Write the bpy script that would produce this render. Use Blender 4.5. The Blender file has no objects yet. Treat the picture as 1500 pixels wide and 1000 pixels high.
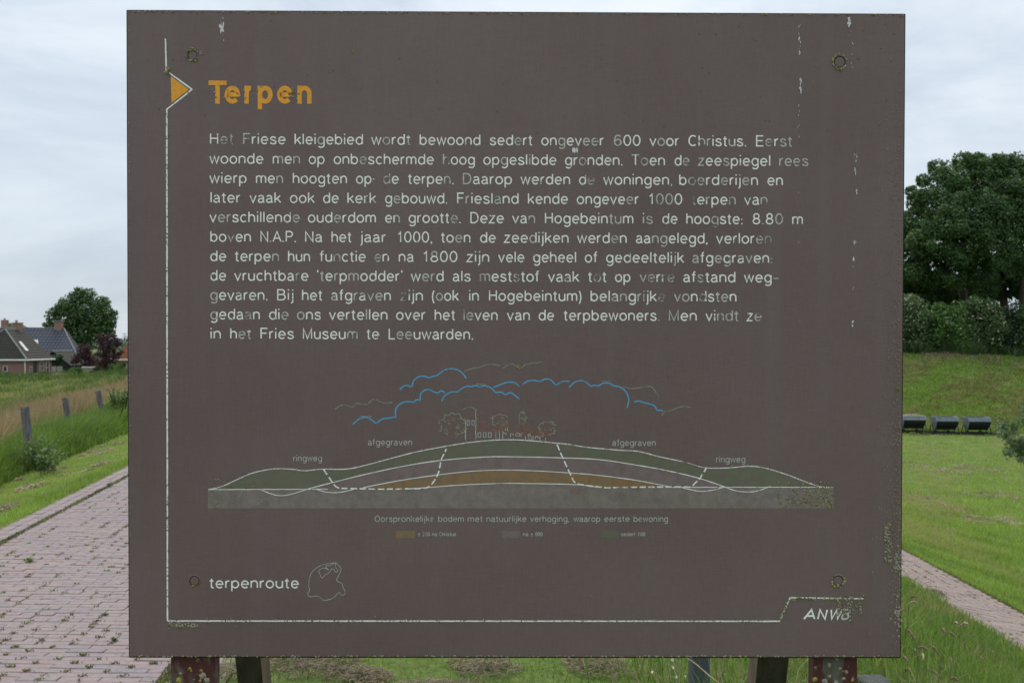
import bpy, bmesh, math, random
import numpy as np
from mathutils import Vector, Matrix

random.seed(7)
rng = np.random.default_rng(11)
S = bpy.context.scene
C = S.collection
R = math.radians

# ------------------------------------------------------------------ camera
EYE = 1.65
F = 1458.333                       # focal length in photo pixels (35 mm on 36 mm, 1500 px)
cam_d = bpy.data.cameras.new('camera')
cam = bpy.data.objects.new('camera', cam_d)
C.objects.link(cam)
cam.location = (0, 0, EYE)
cam.rotation_euler = (R(90), 0, 0)
cam_d.sensor_width = 36
cam_d.lens = 35
cam_d.clip_start = 0.05
cam_d.clip_end = 6000
cam_d.dof.use_dof = True
cam_d.dof.focus_distance = 1.93
cam_d.dof.aperture_fstop = 14
S.camera = cam

# ------------------------------------------------------------------ sky, sun, exposure
SUN_EL, SUN_AZ = R(52), R(-12)      # azimuth from +Y towards +X
world = bpy.data.worlds.new('World')
S.world = world
world.use_nodes = True
nt = world.node_tree
for n in list(nt.nodes):
    nt.nodes.remove(n)
N, L = nt.nodes.new, nt.links.new
wout = N('ShaderNodeOutputWorld')
bg = N('ShaderNodeBackground')
bg.inputs['Strength'].default_value = 0.1
sky = N('ShaderNodeTexSky')
sky.sky_type = 'NISHITA'
sky.sun_disc = False
sky.sun_elevation = SUN_EL
sky.sun_rotation = SUN_AZ
sky.altitude = 0
tc = N('ShaderNodeTexCoord')
mp = N('ShaderNodeMapping')
mp.inputs['Scale'].default_value = (1.0, 1.0, 2.8)
mp.inputs['Location'].default_value = (3.1, 0.4, 0.35)
L(tc.outputs['Generated'], mp.inputs['Vector'])
n1 = N('ShaderNodeTexNoise')
n1.inputs['Scale'].default_value = 3.0
n1.inputs['Detail'].default_value = 9
n1.inputs['Roughness'].default_value = 0.6
n1.inputs['Distortion'].default_value = 0.35
L(mp.outputs[0], n1.inputs['Vector'])
sep = N('ShaderNodeSeparateXYZ')
L(tc.outputs['Generated'], sep.inputs[0])
# cloud deck: grey blue low down, paler higher up (as in an overcast sky)
rampz = N('ShaderNodeValToRGB')
rampz.color_ramp.elements[0].position = 0.0
rampz.color_ramp.elements[0].color = (0.49, 0.545, 0.60, 1)
rampz.color_ramp.elements[1].position = 0.33
rampz.color_ramp.elements[1].color = (0.67, 0.725, 0.79, 1)
e = rampz.color_ramp.elements.new(0.11)
e.color = (0.57, 0.63, 0.695, 1)
e = rampz.color_ramp.elements.new(1.0)
e.color = (1.38, 1.42, 1.48, 1)
L(sep.outputs['Z'], rampz.inputs[0])
rampn = N('ShaderNodeValToRGB')
rampn.color_ramp.elements[0].position = 0.34
rampn.color_ramp.elements[0].color = (0.76, 0.80, 0.845, 1)
rampn.color_ramp.elements[1].position = 0.66
rampn.color_ramp.elements[1].color = (1.15, 1.14, 1.12, 1)
L(n1.outputs[0], rampn.inputs[0])
mul = N('ShaderNodeMix'); mul.data_type = 'RGBA'; mul.blend_type = 'MULTIPLY'
mul.inputs[0].default_value = 1.0
L(rampz.outputs[0], mul.inputs[6]); L(rampn.outputs[0], mul.inputs[7])
sc = N('ShaderNodeVectorMath'); sc.operation = 'SCALE'
sc.inputs['Scale'].default_value = 10.0
L(mul.outputs[2], sc.inputs[0])
mixs = N('ShaderNodeMix'); mixs.data_type = 'RGBA'
mixs.inputs[0].default_value = 0.93
L(sky.outputs[0], mixs.inputs[6]); L(sc.outputs[0], mixs.inputs[7])
L(mixs.outputs[2], bg.inputs['Color'])
L(bg.outputs[0], wout.inputs[0])

sun_d = bpy.data.lights.new('sun', 'SUN')
sun_d.energy = 1.5
sun_d.angle = R(25)
sun_d.color = (1.0, 0.955, 0.89)
sun = bpy.data.objects.new('sun', sun_d)
C.objects.link(sun)
sdir = Vector((math.sin(SUN_AZ) * math.cos(SUN_EL), math.cos(SUN_AZ) * math.cos(SUN_EL), math.sin(SUN_EL)))
sun.rotation_euler = (-sdir).to_track_quat('-Z', 'Y').to_euler()
sun.location = (0, 0, 30)

S.view_settings.view_transform = 'Standard'
S.view_settings.look = 'None'
S.view_settings.exposure = 0.30
S.view_settings.gamma = 1.0
S.view_settings.use_curve_mapping = False


# ------------------------------------------------------------------ helpers
def ray(px, py, d):
    """a point d metres in front of the viewpoint along the sight line of a photo pixel"""
    return Vector(((px - 750) / F * d, d, EYE - (py - 500) / F * d))


def sstep(t):
    t = np.clip(t, 0, 1)
    return t * t * (3 - 2 * t)


def tag(o, label=None, cat=None, group=None, kind=None):
    if label: o['label'] = label
    if cat: o['category'] = cat
    if group: o['group'] = group
    if kind: o['kind'] = kind
    return o


def empty(name, loc=(0, 0, 0), rz=0, label=None, cat=None, group=None):
    o = bpy.data.objects.new(name, None)
    C.objects.link(o)
    o.location = loc
    o.rotation_euler = (0, 0, rz)
    o.empty_display_size = 0.1
    return tag(o, label, cat, group)


def link_mesh(name, me, mats=None, parent=None):
    if mats is not None:
        for m in (mats if isinstance(mats, (list, tuple)) else [mats]):
            me.materials.append(m)
    o = bpy.data.objects.new(name, me)
    C.objects.link(o)
    if parent: o.parent = parent
    return o


def np_mesh(name, V, Fc, mats, parent=None, rnd=None, extra=None, smooth=False, matidx=None):
    """V (n,3); Fc (m,k) with constant k; rnd: per-face value"""
    me = bpy.data.meshes.new(name)
    V = np.asarray(V, dtype=np.float32); Fc = np.asarray(Fc, dtype=np.int32)
    k = Fc.shape[1]
    me.vertices.add(len(V)); me.vertices.foreach_set('co', V.ravel())
    me.loops.add(Fc.size); me.loops.foreach_set('vertex_index', Fc.ravel())
    me.polygons.add(len(Fc))
    me.polygons.foreach_set('loop_start', np.arange(len(Fc), dtype=np.int32) * k)
    me.polygons.foreach_set('loop_total', np.full(len(Fc), k, dtype=np.int32))
    if rnd is not None:
        a = me.attributes.new('rnd', 'FLOAT', 'FACE')
        a.data.foreach_set('value', np.asarray(rnd, dtype=np.float32))
    if extra is not None:
        a = me.attributes.new('tone', 'FLOAT', 'FACE')
        a.data.foreach_set('value', np.asarray(extra, dtype=np.float32))
    if matidx is not None:
        me.polygons.foreach_set('material_index', np.asarray(matidx, dtype=np.int32))
    me.update(calc_edges=True)
    me.validate()
    if smooth:
        me.polygons.foreach_set('use_smooth', np.ones(len(me.polygons), dtype=bool))
    return link_mesh(name, me, mats, parent)


def bm_obj(name, bm, mats, parent=None, smooth=False):
    me = bpy.data.meshes.new(name)
    bmesh.ops.recalc_face_normals(bm, faces=bm.faces)
    bm.to_mesh(me); bm.free()
    if smooth:
        for p in me.polygons: p.use_smooth = True
    return link_mesh(name, me, mats, parent)


def add_box(bm, lo, hi, bevel=0.0, mat=0, mtx=None):
    b2 = bmesh.new()
    bmesh.ops.create_cube(b2, size=1)
    lo = Vector(lo); hi = Vector(hi)
    for v in b2.verts:
        v.co = Vector([(lo[i] + hi[i]) / 2 + v.co[i] * (hi[i] - lo[i]) for i in range(3)])
    if bevel > 0:
        bmesh.ops.bevel(b2, geom=b2.edges[:], offset=bevel, segments=1, affect='EDGES')
    join_bm(bm, b2, mat, mtx)


def join_bm(bm, b2, mat=0, mtx=None):
    mp_ = {}
    for v in b2.verts:
        mp_[v] = bm.verts.new(mtx @ v.co if mtx else v.co)
    for f in b2.faces:
        try:
            nf = bm.faces.new([mp_[v] for v in f.verts]); nf.material_index = mat
        except ValueError:
            pass
    b2.free()


def add_tube(bm, pts, rad, seg=6, mat=0, cap=True):
    pts = [Vector(p) for p in pts]
    rads = rad if isinstance(rad, (list, tuple)) else [rad] * len(pts)
    rings = []
    up = Vector((0.13, 0.21, 1)).normalized()
    for i, p in enumerate(pts):
        a = pts[max(0, i - 1)]; b = pts[min(len(pts) - 1, i + 1)]
        t = (b - a).normalized()
        u = t.cross(up)
        if u.length < 0.05: u = t.cross(Vector((1, 0, 0)))
        u.normalize(); w = t.cross(u)
        rings.append([bm.verts.new(p + (u * math.cos(2 * math.pi * k / seg) + w * math.sin(2 * math.pi * k / seg)) * rads[i]) for k in range(seg)])
    for i in range(len(rings) - 1):
        for k in range(seg):
            f = bm.faces.new([rings[i][k], rings[i][(k + 1) % seg], rings[i + 1][(k + 1) % seg], rings[i + 1][k]])
            f.material_index = mat
    if cap:
        for r_ in (rings[0][::-1], rings[-1]):
            f = bm.faces.new(r_); f.material_index = mat


def add_poly(bm, pts, mat=0):
    f = bm.faces.new([bm.verts.new(Vector(p)) for p in pts]); f.material_index = mat
    return f


# ------------------------------------------------------------------ materials
class MB:
    def __init__(s, name):
        s.m = bpy.data.materials.new(name); s.m.use_nodes = True
        s.nt = s.m.node_tree
        s.b = s.nt.nodes['Principled BSDF']
        s.out = s.nt.nodes['Material Output']
        s.b.inputs['Roughness'].default_value = 0.8
        s.b.inputs['Specular IOR Level'].default_value = 0.3

    def n(s, t, **kw):
        x = s.nt.nodes.new(t)
        for k, v in kw.items(): setattr(x, k, v)
        return x

    def l(s, a, b): s.nt.links.new(a, b)

    def pos(s):
        if not hasattr(s, '_g'): s._g = s.n('ShaderNodeNewGeometry')
        return s._g.outputs['Position']

    def noise(s, scale, detail=4, rough=0.55, vec=None, stretch=None, loc=(0, 0, 0)):
        x = s.n('ShaderNodeTexNoise')
        x.inputs['Scale'].default_value = scale
        x.inputs['Detail'].default_value = detail
        x.inputs['Roughness'].default_value = rough
        v = vec or s.pos()
        if stretch or loc != (0, 0, 0):
            m = s.n('ShaderNodeMapping')
            if stretch: m.inputs['Scale'].default_value = stretch
            m.inputs['Location'].default_value = loc
            s.l(v, m.inputs['Vector']); v = m.outputs[0]
        s.l(v, x.inputs['Vector'])
        return x.outputs[0]

    def ramp(s, fac, stops, interp='LINEAR'):
        x = s.n('ShaderNodeValToRGB'); cr = x.color_ramp; cr.interpolation = interp
        while len(cr.elements) > 1: cr.elements.remove(cr.elements[-1])
        for i, (p, c) in enumerate(stops):
            c = (c, c, c) if not isinstance(c, (tuple, list)) else c
            e_ = cr.elements[0] if i == 0 else cr.elements.new(p)
            e_.position = p; e_.color = (*c, 1)
        if fac is not None: s.l(fac, x.inputs[0])
        return x.outputs[0]

    def mix(s, fac, a, b, mode='MIX'):
        x = s.n('ShaderNodeMix', data_type='RGBA', blend_type=mode)
        for sock, v in ((x.inputs[0], fac), (x.inputs[6], a), (x.inputs[7], b)):
            if hasattr(v, 'is_linked') or hasattr(v, 'links'): s.l(v, sock)
            elif isinstance(v, (tuple, list)): sock.default_value = (*v, 1)
            else: sock.default_value = v
        return x.outputs[2]

    def math(s, op, a, b=None, c=None):
        x = s.n('ShaderNodeMath', operation=op)
        for i, v in enumerate((a, b, c)):
            if v is None: continue
            if hasattr(v, 'links'): s.l(v, x.inputs[i])
            else: x.inputs[i].default_value = v
        return x.outputs[0]

    def attr(s, name):
        x = s.n('ShaderNodeAttribute'); x.attribute_name = name
        return x.outputs['Fac']

    def base(s, c):
        if hasattr(c, 'links'): s.l(c, s.b.inputs['Base Color'])
        else: s.b.inputs['Base Color'].default_value = (*c, 1)
        return s

    def rough(s, v):
        if hasattr(v, 'links'): s.l(v, s.b.inputs['Roughness'])
        else: s.b.inputs['Roughness'].default_value = v
        return s

    def bump(s, h, dist=0.01, strength=0.5):
        x = s.n('ShaderNodeBump')
        x.inputs['Distance'].default_value = dist
        x.inputs['Strength'].default_value = strength
        s.l(h, x.inputs['Height']); s.l(x.outputs[0], s.b.inputs['Normal'])
        return s


def plain(name, col, rough=0.8, var=0.25, scale=6.0, stretch=None, spec=0.3, metal=0.0, bump=0.0):
    m = MB(name)
    nz = m.noise(scale, 5, stretch=stretch)
    k = m.ramp(nz, [(0.3, 1 - var), (0.7, 1 + var)])
    m.base(m.mix(1.0, col, k, 'MULTIPLY')); m.rough(rough)
    m.b.inputs['Specular IOR Level'].default_value = spec
    m.b.inputs['Metallic'].default_value = metal
    if bump: m.bump(nz, bump, 0.6)
    return m.m


def leafy(name, stops, rough=0.55, trans=0.35, tcol=None, toner=None):
    """foliage: colour by a random value per leaf, some light passes through"""
    m = MB(name)
    r_ = m.attr('rnd')
    col = m.ramp(r_, stops)
    big = m.noise(0.9, 3)
    col = m.mix(1.0, col, m.ramp(big, [(0.3, 0.8), (0.7, 1.2)]), 'MULTIPLY')
    if toner:
        col = m.mix(m.attr('tone'), col, toner)
    m.base(col); m.rough(rough)
    m.b.inputs['Specular IOR Level'].default_value = 0.25
    tr = m.n('ShaderNodeBsdfTranslucent')
    t2 = m.mix(1.0, col, tcol or (1.25, 1.35, 0.6), 'MULTIPLY')
    m.l(t2, tr.inputs['Color'])
    mx = m.n('ShaderNodeMixShader'); mx.inputs[0].default_value = trans
    m.l(m.b.outputs[0], mx.inputs[1]); m.l(tr.outputs[0], mx.inputs[2])
    m.l(mx.outputs[0], m.out.inputs['Surface'])
    return m.m


# ------------------------------------------------------------------ terrain
def road_left(y):    # inner (dark joint) left edge of the brick road
    return -4.155 - 0.131 * (y - 8.08)


def road_right(y):
    return -2.085 - 0.112 * (y - 8.08)


def path_l(y):
    y = np.asarray(y, dtype=float)
    return 3.95 - 0.012 * np.clip(y - 12, 0, None) ** 2


def path_r(y):
    y = np.asarray(y, dtype=float)
    return 4.90 - 0.0115 * np.clip(y - 12, 0, None) ** 2


BW = 0.27            # width of the border courses


def height(x, y, dig=True):
    x = np.asarray(x, dtype=float); y = np.asarray(y, dtype=float)
    Lx = road_left(y) - BW
    s = np.clip(Lx - x, 0, None)
    zl = -3.2 * (1 - np.exp(-s / 20))
    pl, pr = path_l(np.minimum(y, 38)), path_r(np.minimum(y, 38))
    a = np.clip((x - (pl - 1.95)) / 1.95, 0, 1)
    zr = -0.74 * (a * a * (3 - 2 * a) * 0.35 + a * 0.65)
    b = np.clip((x - pl) / (pr - pl), 0, 1)
    zr = zr - 0.216 * b
    t = np.clip(x - pr, 0, None)
    zr = zr - 2.70 * (1 - np.exp(-t / 8))
    z = zl + zr
    far = sstep((y - 48) / 60) * sstep((30 - np.abs(x)) / 20)
    z = z * (1 - far) + (-3.0) * far
    # the remaining mound on the right
    rise = 4.25 * sstep((y - 59.5 + 0.05 * (x - 25)) / 22) * sstep((x - 2) / 16)
    back = 1 - sstep((y - 120) / 60)
    und = 0.22 * np.sin(x * 0.31 + 1.0) * np.sin(y * 0.23) * sstep((y - 30) / 30)
    z = z + rise * back + und * np.where((y > 60) | (x < -20), 1, 0.35)
    # small unevenness
    m = (0.018 * np.sin(x * 2.1 + y * 0.7) * np.sin(y * 1.7 - x * 0.4) + 0.012 * np.sin(x * 5.3) * np.sin(y * 4.1))
    onroad = ((x > road_left(y) - BW - 0.1) & (x < road_right(y) + BW + 0.1)) | ((x > path_l(y) - 0.15) & (x < path_r(y) + 0.15) & (y < 38))
    z = z + np.where(onroad, 0, m)
    if dig:
        z = z - np.where(onroad & (y < 75), 0.05, 0)
    return z


def hz(x, y):
    return float(height(x, y, dig=False))


gx = np.unique(np.concatenate([np.linspace(-1500, -120, 18), np.linspace(-120, -20, 60), np.linspace(-20, 20, 260), np.linspace(20, 90, 80), np.linspace(90, 1500, 20)]))
gy = np.unique(np.concatenate([np.linspace(-200, -6, 12), np.linspace(-6, 30, 220), np.linspace(30, 110, 110), np.linspace(110, 260, 30), np.linspace(260, 3000, 16)]))
GX, GY = np.meshgrid(gx, gy)
GZ = height(GX, GY)
V = np.stack([GX.ravel(), GY.ravel(), GZ.ravel()], 1)
nx, ny = len(gx), len(gy)
I, J = np.meshgrid(np.arange(nx - 1), np.arange(ny - 1))
b0 = (J * nx + I).ravel()
Fq = np.stack([b0, b0 + 1, b0 + nx + 1, b0 + nx], 1)
m = MB('ground_grass')
nbig = m.noise(0.16, 5, 0.6)
nmid = m.noise(1.1, 6, 0.62)
nfine = m.noise(16, 5, 0.7)
g = m.ramp(nfine, [(0.3, (0.06, 0.095, 0.022)), (0.7, (0.14, 0.20, 0.05))])
dry = m.ramp(nmid, [(0.50, 0.0), (0.68, 1.0)])
dry2 = m.math('MULTIPLY', dry, m.ramp(nbig, [(0.38, 0.15), (0.62, 1.0)]))
hy = m.ramp(nfine, [(0.3, (0.17, 0.14, 0.085)), (0.7, (0.30, 0.25, 0.15))])
col = m.mix(m.math('MULTIPLY', dry2, 0.75), g, hy)
m.base(col).rough(0.95)
m.b.inputs['Specular IOR Level'].default_value = 0.1
m.bump(nfine, 0.05, 0.8)
M_ground = m.m
ground = np_mesh('ground', V, Fq, M_ground, smooth=True)
tag(ground, kind='structure')

# ------------------------------------------------------------------ brick road and path
def brick_mat(name, tints, sandy=0.3, scale=1.0):
    m = MB(name)
    oi = m.n('ShaderNodeObjectInfo')
    r0 = m.math('FRACT', m.math('ADD', oi.outputs['Random'], m.attr('rnd')))
    col = m.ramp(r0, tints)
    n_ = m.noise(30 * scale, 5, 0.65)
    col = m.mix(1.0, col, m.ramp(n_, [(0.28, 0.72), (0.72, 1.22)]), 'MULTIPLY')
    d_ = m.noise(2.6 * scale, 6, 0.65)
    col = m.mix(m.ramp(d_, [(0.45, 0.0), (0.75, sandy)]), col, (0.33, 0.285, 0.235))
    w_ = m.noise(110, 3, 0.6, loc=(3, 1, 2))
    col = m.mix(m.ramp(w_, [(0.68, 0.0), (0.78, 0.55)]), col, (0.45, 0.41, 0.36))
    m.base(m.mix(1.0, col, (0.79, 0.76, 0.775), 'MULTIPLY')).rough(0.78)
    m.b.inputs['Specular IOR Level'].default_value = 0.35
    m.bump(n_, 0.003, 0.6)
    return m.m


M_brick = brick_mat('road_brick', [(0.0, (0.28, 0.222, 0.218)), (0.25, (0.30, 0.238, 0.226)), (0.45, (0.262, 0.228, 0.228)),
                                   (0.62, (0.29, 0.24, 0.225)), (0.8, (0.235, 0.218, 0.225)), (1.0, (0.32, 0.24, 0.225))])
M_brick2 = brick_mat('path_brick', [(0.0, (0.29, 0.215, 0.185)), (0.3, (0.33, 0.255, 0.215)), (0.6, (0.27, 0.225, 0.20)), (1.0, (0.35, 0.275, 0.23))], 0.6)
mm = MB('joint_sand')
a_ = mm.noise(14, 5, 0.7)
b_ = mm.noise(1.4, 4, 0.6)
c_ = mm.mix(mm.ramp(a_, [(0.40, 0.0), (0.55, 1.0)]), (0.20, 0.17, 0.13), (0.10, 0.115, 0.045))
c_ = mm.mix(mm.ramp(b_, [(0.4, 0.0), (0.6, 0.5)]), c_, (0.25, 0.21, 0.165))
mm.base(c_).rough(0.95)
M_joint = mm.m


def strip(name, fl, fr, y0, y1, step, off, mat, nxs=6):
    ys = np.arange(y0, y1 + step, step)
    us = np.linspace(0, 1, nxs)
    Y = np.repeat(ys, nxs)
    X = np.concatenate([fl(y) + (fr(y) - fl(y)) * us for y in ys])
    Z = height(X, Y, dig=False) + off
    n_ = len(ys)
    I, J = np.meshgrid(np.arange(nxs - 1), np.arange(n_ - 1))
    b0 = (J * nxs + I).ravel()
    o = np_mesh(name, np.stack([X, Y, Z], 1), np.stack([b0, b0 + 1, b0 + nxs + 1, b0 + nxs], 1), mat, smooth=True)
    return o


road = strip('brick_road', lambda y: road_left(y) - BW - 0.06, lambda y: road_right(y) + BW + 0.06, -4, 74, 0.5, -0.0065, M_joint)
tag(road, kind='structure')
path = strip('brick_path', lambda y: path_l(y) - 0.06, lambda y: path_r(y) + 0.06, -4, 38, 0.5, -0.0065, M_joint)
tag(path, kind='structure')


def brick_mesh(lx, ly, hz_=0.05, bv=0.0025):
    bm = bmesh.new()
    v = [(-lx / 2, -ly / 2, -hz_), (lx / 2, -ly / 2, -hz_), (lx / 2, ly / 2, -hz_), (-lx / 2, ly / 2, -hz_),
         (-lx / 2, -ly / 2, -bv), (lx / 2, -ly / 2, -bv), (lx / 2, ly / 2, -bv), (-lx / 2, ly / 2, -bv),
         (-lx / 2 + bv, -ly / 2 + bv, 0), (lx / 2 - bv, -ly / 2 + bv, 0), (lx / 2 - bv, ly / 2 - bv, 0), (-lx / 2 + bv, ly / 2 - bv, 0)]
    vs = [bm.verts.new(p) for p in v]
    for i in range(4):
        j = (i + 1) % 4
        bm.faces.new([vs[i], vs[j], vs[4 + j], vs[4 + i]])
        bm.faces.new([vs[4 + i], vs[4 + j], vs[8 + j], vs[8 + i]])
    bm.faces.new(vs[8:12])
    me = bpy.data.meshes.new('brick')
    bm.to_mesh(me); bm.free()
    return me


def lay_bricks(parent, fl, fr, y0, y1, tilt, border, mat, seen, joinname, bl=0.203, bd=0.064, jit=1.0):
    """rows across the road in running bond; border: courses laid lengthwise"""
    items = []
    y = y0; row = 0
    while y < y1:
        xl, xr = float(fl(y)), float(fr(y))
        x = xl + (0 if row % 2 == 0 else -bl / 2) + random.uniform(-0.01, 0.01)
        while x < xr:
            a = max(x, xl); b = min(x + bl, xr)
            if b - a > 0.045:
                cx = (a + b) / 2
                yy = y + (cx - xl) * tilt
                items.append((cx, yy, (b - a - 0.007) / (bl - 0.007), 0.0 + math.atan(tilt)))
            x += bl
        y += bd; row += 1
    bor = []
    if border:
        for side in (0, 1):
            for k in range(2):
                y = y0 + random.uniform(0, 0.1)
                while y < y1:
                    if side == 0: cx = float(fl(y)) - 0.055 - 0.05 - k * 0.105
                    else: cx = float(fr(y)) + 0.05 + 0.055 + k * 0.105
                    sl = math.atan(0.131 if side == 0 else 0.112)
                    bor.append((cx, y, 1.0, math.pi / 2 + sl))
                    y += bl
    me = brick_mesh(bl - 0.005, bd - 0.0045); me.materials.append(mat)
    me2 = brick_mesh(bl - 0.007, 0.096); me2.materials.append(mat)
    allb = [(i, me, bd) for i in items] + [(i, me2, 0.1) for i in bor]
    out = []
    for (cx, yy, sx, rz), me_, w in allb:
        z = hz(cx, yy) + random.uniform(-0.0022, 0.0022) * jit
        d = 0.05
        gxs = (hz(cx + d, yy) - hz(cx - d, yy)) / (2 * d)
        gys = (hz(cx, yy + d) - hz(cx, yy - d)) / (2 * d)
        nrm = Vector((-gxs + random.gauss(0, 0.008) * jit, -gys + random.gauss(0, 0.008) * jit, 1)).normalized()
        q = Vector((0, 0, 1)).rotation_difference(nrm)
        mt = Matrix.Translation((cx, yy, z)) @ q.to_matrix().to_4x4() @ Matrix.Rotation(rz + random.gauss(0, 0.008), 4, 'Z') @ Matrix.Diagonal((sx, 1, 1, 1))
        dd = math.hypot(cx, yy)
        px = 750 + cx / max(yy, 0.1) * F; py = 500 + (EYE - z) / max(yy, 0.1) * F
        vis = seen(px, py) and yy > 1
        out.append((0 if vis else 1, dd, mt, me_))
    out.sort(key=lambda t: (t[0], t[1]))
    near = [o for o in out if o[0] == 0][:290]
    rest = out[len(near):]
    for _, _, mt, me_ in near:
        o = bpy.data.objects.new('brick', me_)
        C.objects.link(o); o.parent = parent; o.matrix_local = mt
    vs, fs, rn = [], [], []
    cache = {}
    for me_ in (me, me2):
        cache[me_.name] = (np.array([v.co[:] for v in me_.vertices]), np.array([p.vertices[:] for p in me_.polygons]))
    off = 0
    for _, _, mt, me_ in rest:
        vv, ff = cache[me_.name]
        M_ = np.array(mt)
        vs.append(vv @ M_[:3, :3].T + M_[:3, 3]); fs.append(ff + off); off += len(vv)
        rn.append(np.full(len(ff), random.random()))
    o = np_mesh(joinname, np.concatenate(vs), np.concatenate(fs), mat, parent, rnd=np.concatenate(rn))
    tag(o, kind='stuff')


lay_bricks(road, road_left, road_right, 1.0, 34, -0.02, True, M_brick,
           lambda px, py: (-10 < px < 250 and 690 < py < 1004), 'brick_paving')
lay_bricks(path, path_l, path_r, 2.0, 37.8, 0.10, False, M_brick2,
           lambda px, py: (1316 < px < 1506 and 780 < py < 1004), 'brick_paving')

# ------------------------------------------------------------------ grass
GR = [(0.0, (0.105, 0.165, 0.040)), (0.35, (0.170, 0.255, 0.058)), (0.7, (0.240, 0.335, 0.082)), (0.93, (0.30, 0.385, 0.118)), (1.0, (0.38, 0.33, 0.18))]
M_short = leafy('short_grass_blades', GR, trans=0.42, toner=(0.34, 0.285, 0.17))
M_lush = leafy('lush_grass_blades', [(0.0, (0.070, 0.120, 0.030)), (0.5, (0.120, 0.190, 0.048)), (0.92, (0.180, 0.255, 0.080)), (1.0, (0.32, 0.27, 0.14))], trans=0.42, toner=(0.30, 0.25, 0.14))
M_tan = leafy('dry_grass_blades', [(0.0, (0.20, 0.17, 0.085)), (0.35, (0.33, 0.255, 0.145)), (0.6, (0.31, 0.21, 0.135)), (0.8, (0.17, 0.20, 0.07)), (1.0, (0.42, 0.36, 0.21))], trans=0.35, tcol=(1.1, 1.0, 0.8))
M_hay = leafy('cut_hay', [(0.0, (0.17, 0.135, 0.09)), (0.5, (0.29, 0.235, 0.155)), (1.0, (0.44, 0.37, 0.25))], trans=0.2, tcol=(1.1, 1.0, 0.8))
M_field = leafy('field_grass_blades', [(0.0, (0.050, 0.092, 0.026)), (0.35, (0.110, 0.155, 0.048)), (0.6, (0.20, 0.22, 0.09)), (1.0, (0.36, 0.31, 0.18))], trans=0.35)


def patch(x, y, f=1.0, s=0.0):
    """smooth pseudo noise 0..1"""
    v = (np.sin(x * 1.3 * f + 1.7 + s) * np.cos(y * 0.9 * f - 0.6 + s) + np.sin(x * 2.9 * f - y * 2.1 * f + 0.4 + s) * 0.6
         + np.sin(x * 6.1 * f + y * 4.3 * f + 2 + s) * 0.35 + np.cos(y * 7.7 * f - x * 3.1 * f + s) * 0.3)
    return np.clip(v / 3.6 + 0.5, 0, 1)


def blades(name, x, y, h, w, lean, mat, rnd, tone=None, zoff=-0.005, parent=None, bend=0.5, z=None):
    n_ = len(x)
    z = (height(x, y, dig=False) if z is None else z) + zoff
    az = rng.uniform(0, 2 * np.pi, n_)
    la = rng.uniform(0, 2 * np.pi, n_)
    ln = lean * rng.uniform(0.2, 1.0, n_)
    dx, dy = np.cos(az), np.sin(az)
    lx, ly = np.cos(la) * ln * h, np.sin(la) * ln * h
    P = np.stack([x, y, z], 1)
    D = np.stack([dx, dy, np.zeros(n_)], 1) * (w / 2)[:, None]
    mid = P + np.stack([lx * (1 - bend) * 0.6, ly * (1 - bend) * 0.6, h * 0.58], 1)
    hh = h * np.sqrt(np.clip(1 - ln ** 2 * 0.6, 0.15, 1))
    tip = P + np.stack([lx, ly, hh], 1)
    V = np.empty((n_, 5, 3))
    V[:, 0] = P - D; V[:, 1] = P + D; V[:, 2] = mid + D * 0.75; V[:, 3] = mid - D * 0.75; V[:, 4] = tip
    b = (np.arange(n_) * 5)[:, None]
    T = np.concatenate([b + np.array([[0, 1, 2]]), b + np.array([[0, 2, 3]]), b + np.array([[3, 2, 4]])], 1).reshape(-1, 3)
    o = np_mesh(name, V.reshape(-1, 3), T, mat, parent, rnd=np.repeat(rnd, 3), extra=None if tone is None else np.repeat(tone, 3))
    tag(o, kind='stuff')
    return o


def scatter(n, ymin, ymax, fx0, fx1, power=2.0):
    """positions with density falling with distance"""
    u = rng.uniform(0, 1, n)
    if power == 2.0: y = 1 / (1 / ymin + u * (1 / ymax - 1 / ymin))
    else: y = (ymin ** (1 - power) + u * (ymax ** (1 - power) - ymin ** (1 - power))) ** (1 / (1 - power))
    x0 = fx0(y); x1 = fx1(y)
    x = x0 + rng.uniform(0, 1, n) * (x1 - x0)
    return x, y


M_clip = leafy('brown_clippings', [(0.0, (0.10, 0.075, 0.045)), (0.5, (0.20, 0.155, 0.10)), (1.0, (0.34, 0.28, 0.19))], trans=0.2, tcol=(1.1, 1.0, 0.8))
# mown verge left of the road
VE = lambda y: road_left(y) - BW - 1.70 - 0.05 * (y - 13.4)
x, y = scatter(95000, 3.0, 32, lambda y: VE(y) - 0.3, lambda y: road_left(y) - BW + 0.02, 1.7)
k = 0.5 + y / 16
edge = (road_left(y) - BW - x)
h = (0.030 + 0.02 * patch(x, y, 2)) * rng.uniform(0.6, 1.4, len(x)) * (1 + 0.9 * (edge < 0.28))
dryp = sstep((patch(x, y, 1.6, 2) - 0.52) / 0.2) * (edge > 0.3)
blades('short_grass', x, y, h, 0.0055 * k, 0.8, M_short, np.clip(rng.normal(0.5 + 0.22 * (edge > 0.35), 0.2, len(x)), 0, 0.96), tone=dryp * 0.7 * (rng.uniform(0, 1, len(x)) < 0.6))
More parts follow.
